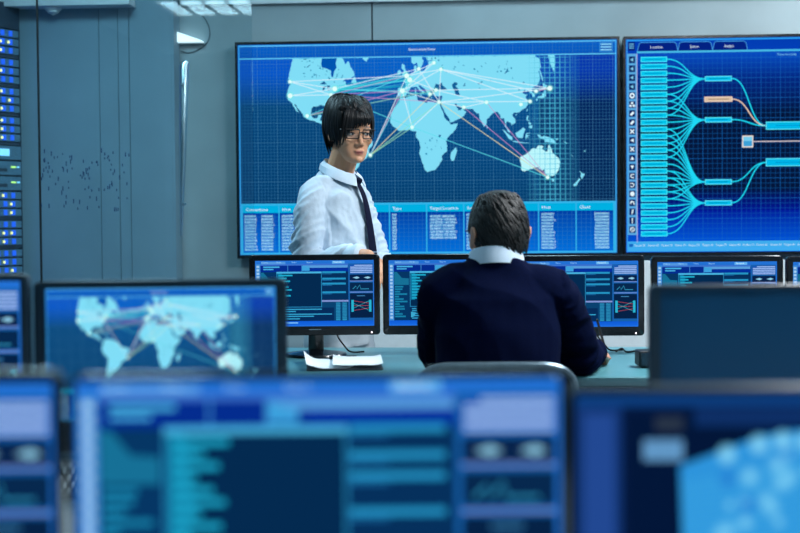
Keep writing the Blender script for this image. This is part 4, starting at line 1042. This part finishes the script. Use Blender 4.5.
# long fringe sweeping over his right temple
r = random.Random(4)
for i in range(38):
    u = i / 37; jy = r.uniform(-.0035, .002); x0 = -.050 + .075 * u
    xe = -.074 + .118 * u + r.uniform(-.004, .004)
    ze = (-.060 + .080 * min(1, u / .40) if u < .40 else .020 + .030 * (u - .40)) + r.uniform(-.005, .005)
    yf = lambda x: -.0935 + 5.0 * x * x
    p0 = Vector((x0 * .5, -.030, .1225 - 1.5 * (x0 * .5) ** 2)); mid = Vector((x0 * .85, yf(x0 * .85) + .020, .098)); m1 = Vector((x0 * .6 + xe * .45, yf(x0 * .6 + xe * .45) - .008, .066)); m1.y += jy; pe = Vector((xe, yf(xe) - .003 + jy * .5, ze))
    m2 = Vector((xe * .92 + x0 * .05, yf(xe * .92) - .0095 + jy, (ze + .066) / 2))
    pts = [TH @ q for q in crom([p0, mid, m1, m2, pe], 4)]
    hb.tube(pts, [.0058 * (1 - .9 * (k / (len(pts) - 1)) ** 2.4) for k in range(len(pts))], 6, flat=.38, up=TH.to_3x3() @ Vector((0, -1, .3)))
hb.build('hair', M['hair'], man)
# glasses
gl = MB()
def rim(s_):
    pts = []
    for cx, cz, a0 in ((.021, .0115, 0), (-.021, .0115, 90), (-.020, -.0125, 180), (.020, -.0125, 270)):
        for k in range(4):
            a = math.radians(a0 + 30 * k); x = cx + .005 * math.cos(a); z = cz + .005 * math.sin(a)
            X = s_ * .0335 + x; pts.append(TH @ Vector((X, -.1005 + 1.6 * X * X * 2.0, z - .001)))
    return pts
for s_ in (-1, 1): 
    gl.tube(rim(s_), .0021, 6, closed=True)
    tp_ = rim(s_); gl.tube([TH @ Vector((s_ * .0335 + x, -.1012 + 3.2 * (s_ * .0335 + x) ** 2, .0155)) for x in (-.024, -.012, 0, .012, .024)], .0028, 6)
    gl.tube([TH @ Vector(q) for q in ((s_ * .0585, -.0895, .0135), (s_ * .070, -.080, .0135), (s_ * .0785, -.03, .012), (s_ * .0795, .015, .010), (s_ * .079, .035, -.008))], .0020, 6)
gl.tube([TH @ Vector(q) for q in ((-.0085, -.1005, .004), (0, -.1035, .006), (.0085, -.1005, .004))], .0018, 6)
gg = gl.build('glasses', M['frame'], man)
for s_ in (-1, 1):
    p = rim(s_); lm = MB(); off = TH.to_3x3() @ Vector((0, .0009, 0)); lm.loft([p, [q + off for q in p]]); lm.build('lens', M['lens'], gg)

# ------------------------------------------------------------------ seated man
ps = floor_at(497.5, 3.84)
man2 = thing('person', 'seated man in navy jumper seen from behind, writing at the desk', 'person', ps, YAW + PI)
T2 = Thead(Vector((-.008, -.085, 1.158)), math.radians(14), math.radians(4))
b = MB(); head(b, T2)
limb(b, [(0, -.040, .98), (0, -.050, 1.04), (0, -.065, 1.11)], [.056, .056, .057])
b.loft([ell(None, *q) for q in ((.46, 0, .06, .165, .12), (.56, 0, .055, .160, .12), (.68, 0, .03, .145, .105), (.80, 0, 0, .15, .11), (.90, 0, -.02, .15, .108), (.97, 0, -.035, .135, .085), (1.03, 0, -.04, .08, .055))])
RS2, RE2, RW2 = (-.148, -.045, .992), (-.248, -.185, .806), (-.326, -.378, .794)
LS2, LE2, LW2 = (.150, -.045, .992), (.155, -.175, .806), (.035, -.35, .792)
for s_, (sh, el, wr) in ((-1, (RS2, RE2, RW2)), (1, (LS2, LE2, LW2))):
    limb(b, [(s_ * .07, -.04, 1.01), sh, tuple((sh[i] + el[i]) / 2 for i in range(3)), el, tuple((el[i] + wr[i]) / 2 for i in range(3)), wr], [.05, .052, .045, .038, .036, .026])
    limb(b, [(s_ * .09, .05, .53), (s_ * .10, -.18, .525), (s_ * .105, -.40, .50), (s_ * .105, -.43, .28), (s_ * .105, -.40, .09)], [.085, .075, .055, .05, .035])
    limb(b, [(s_ * .105, -.38, .045), (s_ * .108, -.46, .038), (s_ * .115, -.55, .025)], [.036, .034, .022])
hand(b, RW2, (-.22, -.9, -.12), (-.55, .05, .8), (.8, -.15, .45), .55)
hand(b, LW2, (-.35, -.8, -.12), (0, 0, 1), (-.8, .3, 0), .12)
me = remeshed(b, .0045, 3)
obj('body', skin_mesh(me, 'skin_fair', T2, S(222, 160, 134)[:3], S(170, 100, 95)[:3]), man2)
for s_ in (-1, 1):
    c = T2 @ Vector((s_ * .0315, -.0785, -.002)); R3 = T2.to_3x3()
    eye = MB().ball(c, (.0115, .0085, .0058), 12, 8, rot=R3).build('eye', _mats['eye_white'], man2)
    MB().ball(c + R3 @ Vector((0, -.0072, 0)), (.0050, .0022, .0050), 10, 6, rot=R3).build('iris', _mats['dark_brown_iris'], eye)
b = MB()
b.loft([ell(None, *q) for q in ((.50, 0, .055, .168, .135), (.56, 0, .052, .170, .140), (.66, 0, .035, .168, .134), (.78, 0, .008, .170, .136), (.90, 0, -.018, .172, .134), (.98, 0, -.032, .164, .120), (1.035, 0, -.042, .128, .096), (1.074, 0, -.046, .090, .080), (1.093, 0, -.048, .075, .073))])
def sleeve2(s_, sh, el, wr, r):
    sh, el, wr = Vector(sh), Vector(el), Vector(wr)
    limb(b, [(s_ * .09, -.04, 1.015), sh, sh.lerp(el, .5) + Vector((s_ * .006, 0, 0)), el, el.lerp(wr, .5), el.lerp(wr, .86)], r, 7, 20)
sleeve2(-1, RS2, RE2, RW2, [.066, .072, .068, .060, .048, .036])
sleeve2(1, LS2, LE2, LW2, [.066, .066, .060, .056, .050, .042])
me = remeshed(b, .006, 5)
def folds2(c, n):
    q = 0
    if c.x < -.18 or c.x > .2:
        s = mnoise.noise(Vector((c.x * 6, c.y * 16, c.z * 22 + c.y * 10))); q += .010 * (.4 - abs(s) * 1.7)
    else:
        s = mnoise.noise(Vector((c.x * 4 + c.z * 4, c.y * 5, c.z * 9 - c.x * 6))); q += .008 * (.4 - abs(s) * 1.5)
        q += .004 * mnoise.noise(Vector((c.x * 12, c.y * 12, c.z * 6)))
    return max(q, -.008)
displace(me, folds2)
obj('jumper', finish(me, 'jumper', M['jumper']), man2)
cl = MB()
rings = []
for z, r0, dy, k in ((1.062, .080, -.046, 1), (1.085, .0770, -.048, 1), (1.106, .0735, -.053, 1), (1.108, .070, -.054, 1), (1.080, .068, -.051, 1)):
    rings.append([(r0 * math.sin(a), dy - r0 * math.cos(a), z - .018 * math.cos(a)) for a in [2 * PI * i / 40 for i in range(40)]])
cl.loft(rings, caps=False); cl.build('shirt_collar', M['shirt'], man2)
b = MB(); b.loft([ell(None, *q) for q in ((.455, 0, .06, .175, .13), (.52, 0, .06, .176, .132), (.58, 0, .055, .168, .125))])
for s_ in (-1, 1): limb(b, [(s_ * .09, .05, .54), (s_ * .10, -.18, .53), (s_ * .105, -.40, .505), (s_ * .105, -.43, .28), (s_ * .105, -.40, .11)], [.096, .088, .070, .064, .058])
me = remeshed(b, .009, 4); obj('trousers', finish(me, 'trousers', M['dtrou']), man2)
for s_ in (-1, 1):
    sh = MB(); sh.loft([[(s_ * .11 + x * w, y - .41, z) for x, z in [(math.cos(2 * PI * i / 16), .004 + h * max(0, math.sin(2 * PI * i / 16))) for i in range(16)]] for y, w, h in ((.085, .022, .05), (.06, .040, .085), (0, .043, .09), (-.08, .046, .066), (-.15, .044, .05), (-.185, .02, .03))])
    sh.build('shoe', M['shoe'], man2)
# short hair
hb = MB(); rings = []
for k in range(1, 15):
    t = k / 14; ring = []
    for i in range(44):
        p = 2 * PI * i / 44; q = abs(((p + PI) % (2 * PI)) - PI)
        zend = .045 if q < .8 else (.045 - (q - .8) / .5 * .050 if q < 1.3 else (-.004 if q < 1.75 else (-.004 - (q - 1.75) / .6 * .066 if q < 2.35 else -.070)))
        a_end = math.acos(max(-.99, min(1, zend / .1195))) if zend > 0 else PI / 2
        tot = a_end * .11 + max(0, -zend); s = t * tot
        if s < a_end * .11: a = s / .11; hx, hy, z = .0805 * math.sin(a) ** .72, .1015 * math.sin(a) ** .72, .1195 * math.cos(a)
        else: qd = s - a_end * .11; z = -qd; f_ = 1 - 1.6 * qd - 22 * max(0, qd - .025) ** 2; hx, hy = .0805 * f_, .1015 * f_
        if t > .93: hx -= .007; hy -= .007
        ring.append(T2 @ Vector((hx * math.sin(p), -hy * math.cos(p) + .006 + .004 * max(0, z / .12), z)))
    rings.append(ring)
hb.loft(rings)
r = random.Random(14)
for i in range(620):                                      # short overlapping tufts combed down from the whorl
    p = r.uniform(0, 2 * PI); q = abs(((p + PI) % (2 * PI)) - PI)
    zend = .048 if q < .8 else (.02 if q < 1.3 else (.004 if q < 1.75 else -.060))
    z = r.uniform(zend + .012, .112)
    pts, rad = [], []
    L = r.uniform(.022, .040) * (.6 if z < -.02 else 1); cur = z; ph = p; a = math.acos(min(1, max(0, z / .1195)))
    for k in range(5):
        if cur > 0:
            a = math.acos(min(1, cur / .1195)); hx, hy = .0812 * math.sin(a) ** .72, .1022 * math.sin(a) ** .72
        else: f_ = 1 + 1.6 * cur - 22 * max(0, -cur - .025) ** 2; hx, hy = .0812 * f_, .1022 * f_
        lf = .0006 + .0018 * math.sin(PI * k / 5)
        if k == 4: lf = .0005
        pts.append(T2 @ Vector(((hx + lf) * math.sin(ph), -(hy + lf) * math.cos(ph) + .006 + .004 * max(0, cur / .12), cur + lf * max(0, cur / .12))))
        rad.append(.0052 * (1 - .85 * (k / 4) ** 2)); ph += .05 + r.uniform(-.02, .02)
        cur -= L / 4 * max(.35, math.sin(a) if cur > 0 else 1)
    hb.tube(pts, rad, 5, flat=.4, up=pts[2] - (T2 @ Vector((0, 0, 0))))
hb.build('hair', M['hair2'], man2)
gl = MB()
for s_ in (-1, 1):
    pts = []
    for cx, cz, a0 in ((.019, .0105, 0), (-.019, .0105, 90), (-.018, -.0125, 180), (.018, -.0125, 270)):
        for k in range(4):
            a = math.radians(a0 + 30 * k); X = s_ * .034 + cx + .005 * math.cos(a); pts.append(T2 @ Vector((X, -.101 + 3.2 * X * X, cz + .005 * math.sin(a) - .001)))
    gl.tube(pts, .0014, 6, closed=True)
    gl.tube([T2 @ Vector(q) for q in ((s_ * .058, -.090, .012), (s_ * .071, -.080, .012), (s_ * .0795, -.03, .010), (s_ * .0805, .012, .008), (s_ * .080, .034, -.006))], .0018, 6)
gl.tube([T2 @ Vector(q) for q in ((-.010, -.101, .004), (0, -.104, .006), (.010, -.101, .004))], .0016, 6)
gl.build('glasses', M['frame'], man2)

# ------------------------------------------------------------------ chair
ch = thing('office_chair', 'black office chair with grey-rimmed backrest behind the seated man', 'chair', floor_at(491, 3.75), YAW + PI)
zt = 1.2 - (367 - 219.5) / F * 3.60
hw = .202
bk = []
for x, z in ((-hw + .02, .50), (-hw, .58), (-hw, zt - .07), (-hw + .015, zt - .025), (-hw + .055, zt - .004), (-.08, zt), (.08, zt), (hw - .055, zt - .004), (hw - .015, zt - .025), (hw, zt - .07), (hw, .58), (hw - .02, .50)):
    bk.append((x, .150 + .020 * (1 - (x / hw) ** 2) + .10 * (z - .5) * .35, z))
C = crom(bk, 4)
MB().tube(C + [Vector((0, C[0].y + .02, .49))], .0125, 10, closed=True).build('back_rim', M['chrome'], ch)
rows = []; mb = MB(); n = 9
for j in range(n + 1):
    z = .50 + (zt - .012 - .50) * j / n
    row = []
    for i in range(13):
        x = (-1 + 2 * i / 12) * (hw - .004 - (0.02 if j == n else 0)); row.append((x, .150 + .020 * (1 - (x / hw) ** 2) + .035 * (z - .5), z))
    rows.append(row)
for o_ in (0, .008): mb.add([(x, y + o_, z) for rw in rows for x, y, z in rw], [(j * 13 + i, j * 13 + i + 1, j * 13 + i + 14, j * 13 + i + 13) for j in range(n) for i in range(12)])
mb.build('backrest', M['leather'], ch)
MB().slab(-.24, .24, -.25, .20, .40, .455, .06, .02).build('seat', M['leather'], ch)
MB().tube([(0, .05, .395), (0, .23, .40), (0, .245, .46), (0, .205, .58)], .02, 8, flat=.6).build('back_support', M['mblack'], ch)
MB().lathe([(.03, .10), (.03, .25), (.02, .25), (.02, .40)], 16).build('gas_lift', M['chrome'], ch)
for k in range(5):
    a = 2 * PI * k / 5 + .3; lg = MB(); d = Vector((math.cos(a), math.sin(a), 0))
    lg.tube([d * .02 + Vector((0, 0, .11)), d * .16 + Vector((0, 0, .10)), d * .29 + Vector((0, 0, .075))], [.025, .02, .016], 8); l_ = lg.build('leg', M['mblack'], ch)
    p = d * .29; MB().lathe([(.006, -.012), (.027, -.011), (.028, .011), (.006, .012)], 16, (p.x, p.y, .028), 'y').build('caster', M['mblack'], l_)
for s_ in (-1, 1):
    MB().tube(crom([(s_ * .22, 0, .42), (s_ * .265, -.0, .44), (s_ * .27, -.01, .60), (s_ * .262, -.01, .63)], 3), .013, 8).build('armrest_post', M['mblack'], ch)
    MB().slab(s_ * .262 - .03, s_ * .262 + .03, -.12, .11, .63, .655, .025, .006).build('armrest', M['mblack'], ch)

# ------------------------------------------------------------------ things on the desks
pc = at(344, 364, 4.37); pc.z = DESK_Z
cb = thing('clipboard', 'dark clipboard lying on the teal desk under white papers', 'clipboard', (pc.x, pc.y, DESK_Z), YAW + .06)
MB().slab(-.116, .116, -.155, .155, 0, .005, .008, .0015).build('board', M['mblack'], cb)
MB().rbox(-.045, .045, .128, .150, .007, .016, .003).build('clip', M['mblack'], cb)
def sheet(label, x0, x1, y0, y1, z, curl, seed, rot):
    mb = MB(); nx, ny = 12, 8; top = []
    for j in range(ny + 1):
        for i in range(nx + 1):
            u, v = i / nx, j / ny; x, y = x0 + (x1 - x0) * u, y0 + (y1 - y0) * v
            zz = z + curl * (max(0, .35 - u) / .35) ** 2 * (.4 + .6 * v) + .004 * max(0, mnoise.noise(Vector((x * 14 + seed, y * 14, 0)))) + .006 * (max(0, u - .8) / .2) ** 2
            top.append((x, y, zz))
    N = (nx + 1) * (ny + 1); q = [(j * (nx + 1) + i, j * (nx + 1) + i + 1, (j + 1) * (nx + 1) + i + 1, (j + 1) * (nx + 1) + i) for j in range(ny) for i in range(nx)]
    mb.add(top + [(x, y, zz - .0012) for x, y, zz in top], q + [tuple(N + k for k in f) for f in q])
    o = mb.build('paper_sheet', M['paper'], None, loc=(pc.x, pc.y, DESK_Z + .006), rotz=YAW + rot)
    return tag(o, label, 'paper', 'papers on the clipboard')
sheet('white paper sheet with curled left corner, lowest on the clipboard', -.122, .02, -.150, .122, .0015, .030, 1, .10)
sheet('white paper sheet tucked under the clip, upper on the clipboard', -.035, .118, -.150, .126, .0095, .006, 5, .04)

wr = ps.copy(); Rm = Matrix.Rotation(YAW + PI, 4, 'Z')
hp = Matrix.Translation(ps) @ Rm @ Vector((-.362, -.478, .804))
pn = MB().tube([(0, 0, -.048), (0, 0, -.040), (0, 0, .085), (0, 0, .090)], [.0008, .0040, .0040, .003], 10)
pen = pn.build('pen', M['mblack'], None, loc=hp); pen.rotation_euler = (.25, -.28, 0)
tag(pen, 'black pen held in the seated man\'s right hand', 'pen')

pb = at(655, 366, 4.25)
bx = thing('desk_speaker', 'small black box-shaped device on the desk beside the dark screen', 'device', (pb.x, pb.y, DESK_Z), YAW)
MB().rbox(-.055, .055, -.04, .04, .004, .052, .006).build('case', M['mblack'], bx)
MB().box(-.048, .048, -.043, -.039, .010, .046).build('grille', M['slate'], bx, smooth=False)
for s_ in (-1, 1): MB().box(s_ * .035 - .01, s_ * .035 + .01, -.03, .03, 0, .005).build('foot', M['rubber'], bx, smooth=False)
cp = [at(616, 352, 4.72), at(622, 351, 4.74), at(627, 353, 4.7), at(640, 351, 4.75), at(655, 353, 4.7)]
tag(MB().tube(crom([(p.x, p.y, DESK_Z + .003 + (.008 if i == 1 else 0)) for i, p in enumerate(cp)]), .003, 6).build('loose_cable', M['rubber']), 'thin black cable lying on the desk right of the seated man', 'cable')

# wire pen cup and grey box on the white desk
pq = at(65, 500, 2.36)
cup = thing('pen_cup', 'wire mesh cup with pale rim on the white desk, left gap', 'cup', (pq.x, pq.y, DESK2_Z), 0)
wm = MB()
for k in range(18):
    a = 2 * PI * k / 18
    wm.tube([(.026 * math.cos(a), .026 * math.sin(a), .004), (.030 * math.cos(a + .7), .030 * math.sin(a + .7), .055)], .0012, 4)
    wm.tube([(.026 * math.cos(a), .026 * math.sin(a), .004), (.030 * math.cos(a - .7), .030 * math.sin(a - .7), .055)], .0012, 4)
wm.build('wire_mesh', M['mblack'], cup)
MB().tube([(.0305 * math.cos(2 * PI * k / 24), .0305 * math.sin(2 * PI * k / 24), .056) for k in range(24)], .003, 6, closed=True).build('rim', M['wdesk'], cup)
MB().lathe([(.002, 0), (.027, 0), (.027, .005), (.002, .005)], 24).build('base', M['mblack'], cup)
pg = at(560, 480, 2.42)
gb = thing('cable_box', 'small light grey upright box on the white desk, right gap', 'box', (pg.x, pg.y, DESK2_Z), YAW)
MB().rbox(-.010, .010, -.012, .012, 0, .042, .003).build('case', M['grey'], gb)
MB().box(-.007, .007, -.0135, -.0118, .012, .030).build('label_plate', M['white'], gb, smooth=False)

# ------------------------------------------------------------------ glass partition
YG = 6.28
gx = [XL + .01, on_y(39, 150, YG).x, on_y(253, 150, YG).x]
gp = thing('glass_partition', 'clear glass partition standing in front of the server rack', 'partition', ((gx[1] + gx[2]) / 2, YG, 0))
ox = (gx[1] + gx[2]) / 2
for a, c in ((gx[0], gx[1] - .003), (gx[1] + .003, gx[2])):
    MB().box(a - ox, c - ox, 0, .012, .02, CEIL - .005).build('pane', M['glass'], gp, smooth=False)
MB().box(gx[1] - .003 - ox, gx[1] + .003 - ox, -.001, .013, .02, CEIL - .005).build('joint_strip', M['rubber'], gp, smooth=False)
MB().box(gx[0] - ox, gx[2] - ox, -.015, .027, 0, .03).build('floor_channel', M['steel'], gp, smooth=False)
# scattered dark dashes stuck on the pane
fl = MB(); r = random.Random(33)
for k in range(105):
    px, py = r.uniform(41, 130), r.uniform(150, 214)
    if py > 190 and r.random() < .5: continue
    p = on_y(px, py, YG); h = r.uniform(.004, .011)
    fl.box(p.x - ox - .0022, p.x - ox + .0022, -.002, .0, p.z - h, p.z + h)
f_ = fl.build('dash_marks', M['fleck'], gp, smooth=False); f_['kind'] = 'stuff'
h0, h1 = on_y(181.5, 57, YG), on_y(178.7, 237, YG)
hd = MB().tube([(h0.x - ox + .012, .055, h0.z - .01), (h0.x - ox, .055, h0.z - .03), ((h0.x + h1.x) / 2 - ox, .055, (h0.z + h1.z) / 2), (h1.x - ox, .055, h1.z)], [.010, .022, .015, .004], 16)
hh = hd.build('glint_bar', M['steel'], gp)  # added steel bar, tapered to the shape of a bright glint
for z in (h0.z - .12, h1.z + .15): MB().tube([(h0.x - ox - .004, .012, z), (h0.x - ox - .004, .055, z)], .006, 10).build('standoff', M['steel'], hh)

# added glowing wedge standing in for a ceiling light reflection, and a cord
wp = on_y(176, 38, YW)
wl = thing('glow_wedge', 'small white glowing wedge in place of a light reflection behind the glass', 'glow patch', (wp.x, YW, wp.z), 0)
wmb = MB(); x1 = on_y(204, 43, YW).x - wp.x; zt_, zb_ = on_y(176, 32, YW).z - wp.z, on_y(176, 43.5, YW).z - wp.z
x0 = -.03
wmb.loft([[(x0, y, zb_), (x1, y, zb_), (x1, y, zb_ + .006), (x0, y, zt_ + .01)] for y in (-.06, -.001)]); wmb.build('diffuser', M['wedge'], wl, smooth=False)
MB().box(x0, x1, -.02, -.001, zb_ - .006, zb_).build('bracket', M['grey'], wl, smooth=False)
cd_ = [on_y(x, y, YW) for x, y in ((203, 16), (208, 24), (210, 34), (207, 43), (198, 50), (188, 53), (181, 51))]
MB().tube(crom([(p.x - wp.x, -.004, p.z - wp.z) for p in cd_]), .0022, 6).build('cord', M['seam'], wl)

# ceiling detector
pd = on_y(44, 3, YC - .2)
dt = thing('smoke_detector', 'round white ceiling detector above the server rack', 'detector', (pd.x, YC - .06, on_y(129, 4.0, YC - .12).z), 0)
MB().lathe([(.004, -.030), (.022, -.030), (.030, -.024), (.030, -.018), (.036, -.016), (.044, -.006), (.044, 0), (.004, 0)], 24).build('housing', M['white'], dt)
MB().lathe([(.003, -.038), (.010, -.037), (.012, -.030), (.003, -.030)], 16).build('sensor', M['white'], dt)

# ------------------------------------------------------------------ server rack at the far left
pr = on_y(19.8, 150, YC - .03)
RA = math.radians(62)                                       # its front runs away from the camera
rk = thing('server_rack', 'tall server rack with blue indicator lights at the left edge', 'server rack', (pr.x, pr.y, 0), RA)
# local: front face on y=0 looking to -Y, right end at x=0, front runs to -X
RW_, RD, RH = .62, .5, TRIM_Z - .005
MB().box(-RW_ - .02, 0, .02, RD, 0, RH).build('cabinet', M['rack'], rk, smooth=False)
MB().box(-.006, 0, -.012, .02, 0, RH).build('side_post', M['rack'], rk, smooth=False)
MB().box(-RW_ - .02, -RW_, -.012, .02, 0, RH).build('side_post', M['rack'], rk, smooth=False)
zz = RH - .13
MB().box(-RW_, -.006, -.010, .02, zz + .004, RH).build('blank_panel', M['rack'], rk, smooth=False)
r = random.Random(2); u = .042; grp = 0; k = 0
blade = MB().rbox(-RW_, -.007, -.012, .02, .003, u - .004, .003).mesh('server_blade', M['blade'])
while zz - u > .06:
    py_est = 219 - (zz - 1.2) * F / 6.6
    if 128 < py_est < 150 or (150 <= py_est < 184):
        hgt = .075
        un = MB().rbox(-RW_, -.007, -.016, .02, .004, hgt - .004, .003).build('server_unit', M['blade'], rk, loc=(0, 0, zz - hgt))
        if py_est < 150:
            MB().box(-.20, -.085, -.019, -.015, .022, .056).build('readout', M['led_c'], un, smooth=False)
        else:
            MB().box(-.075, -.045, -.019, -.015, .040, .047).build('indicator', M['led_g'], un, smooth=False); MB().box(-.036, -.022, -.019, -.015, .040, .047).build('indicator', M['led_c'], un, smooth=False)
            MB().box(-.40, -.10, -.018, -.015, .02, .036).build('vent_slot', M['rack'], un, smooth=False)
        zz -= hgt; continue
    bl = obj('server_blade', blade, rk, (0, 0, zz - u))
    for xx in [-.062 - .051 * q for q in range(11)]:
        MB().box(xx - .010, xx + .010, -.018, -.011, .008, .034).build('indicator', M['led_b'], bl, smooth=False)
        if r.random() < .45: MB().box(xx - .018, xx - .011, -.020, -.011, .014, .026).build('indicator', M['led_y'], bl, smooth=False)
    zz -= u; k += 1
    if k % 3 == 0:
        MB().box(-RW_, -.006, -.006, .02, zz - .014, zz).build('shelf_rail', M['rack'], rk, smooth=False); zz -= .016
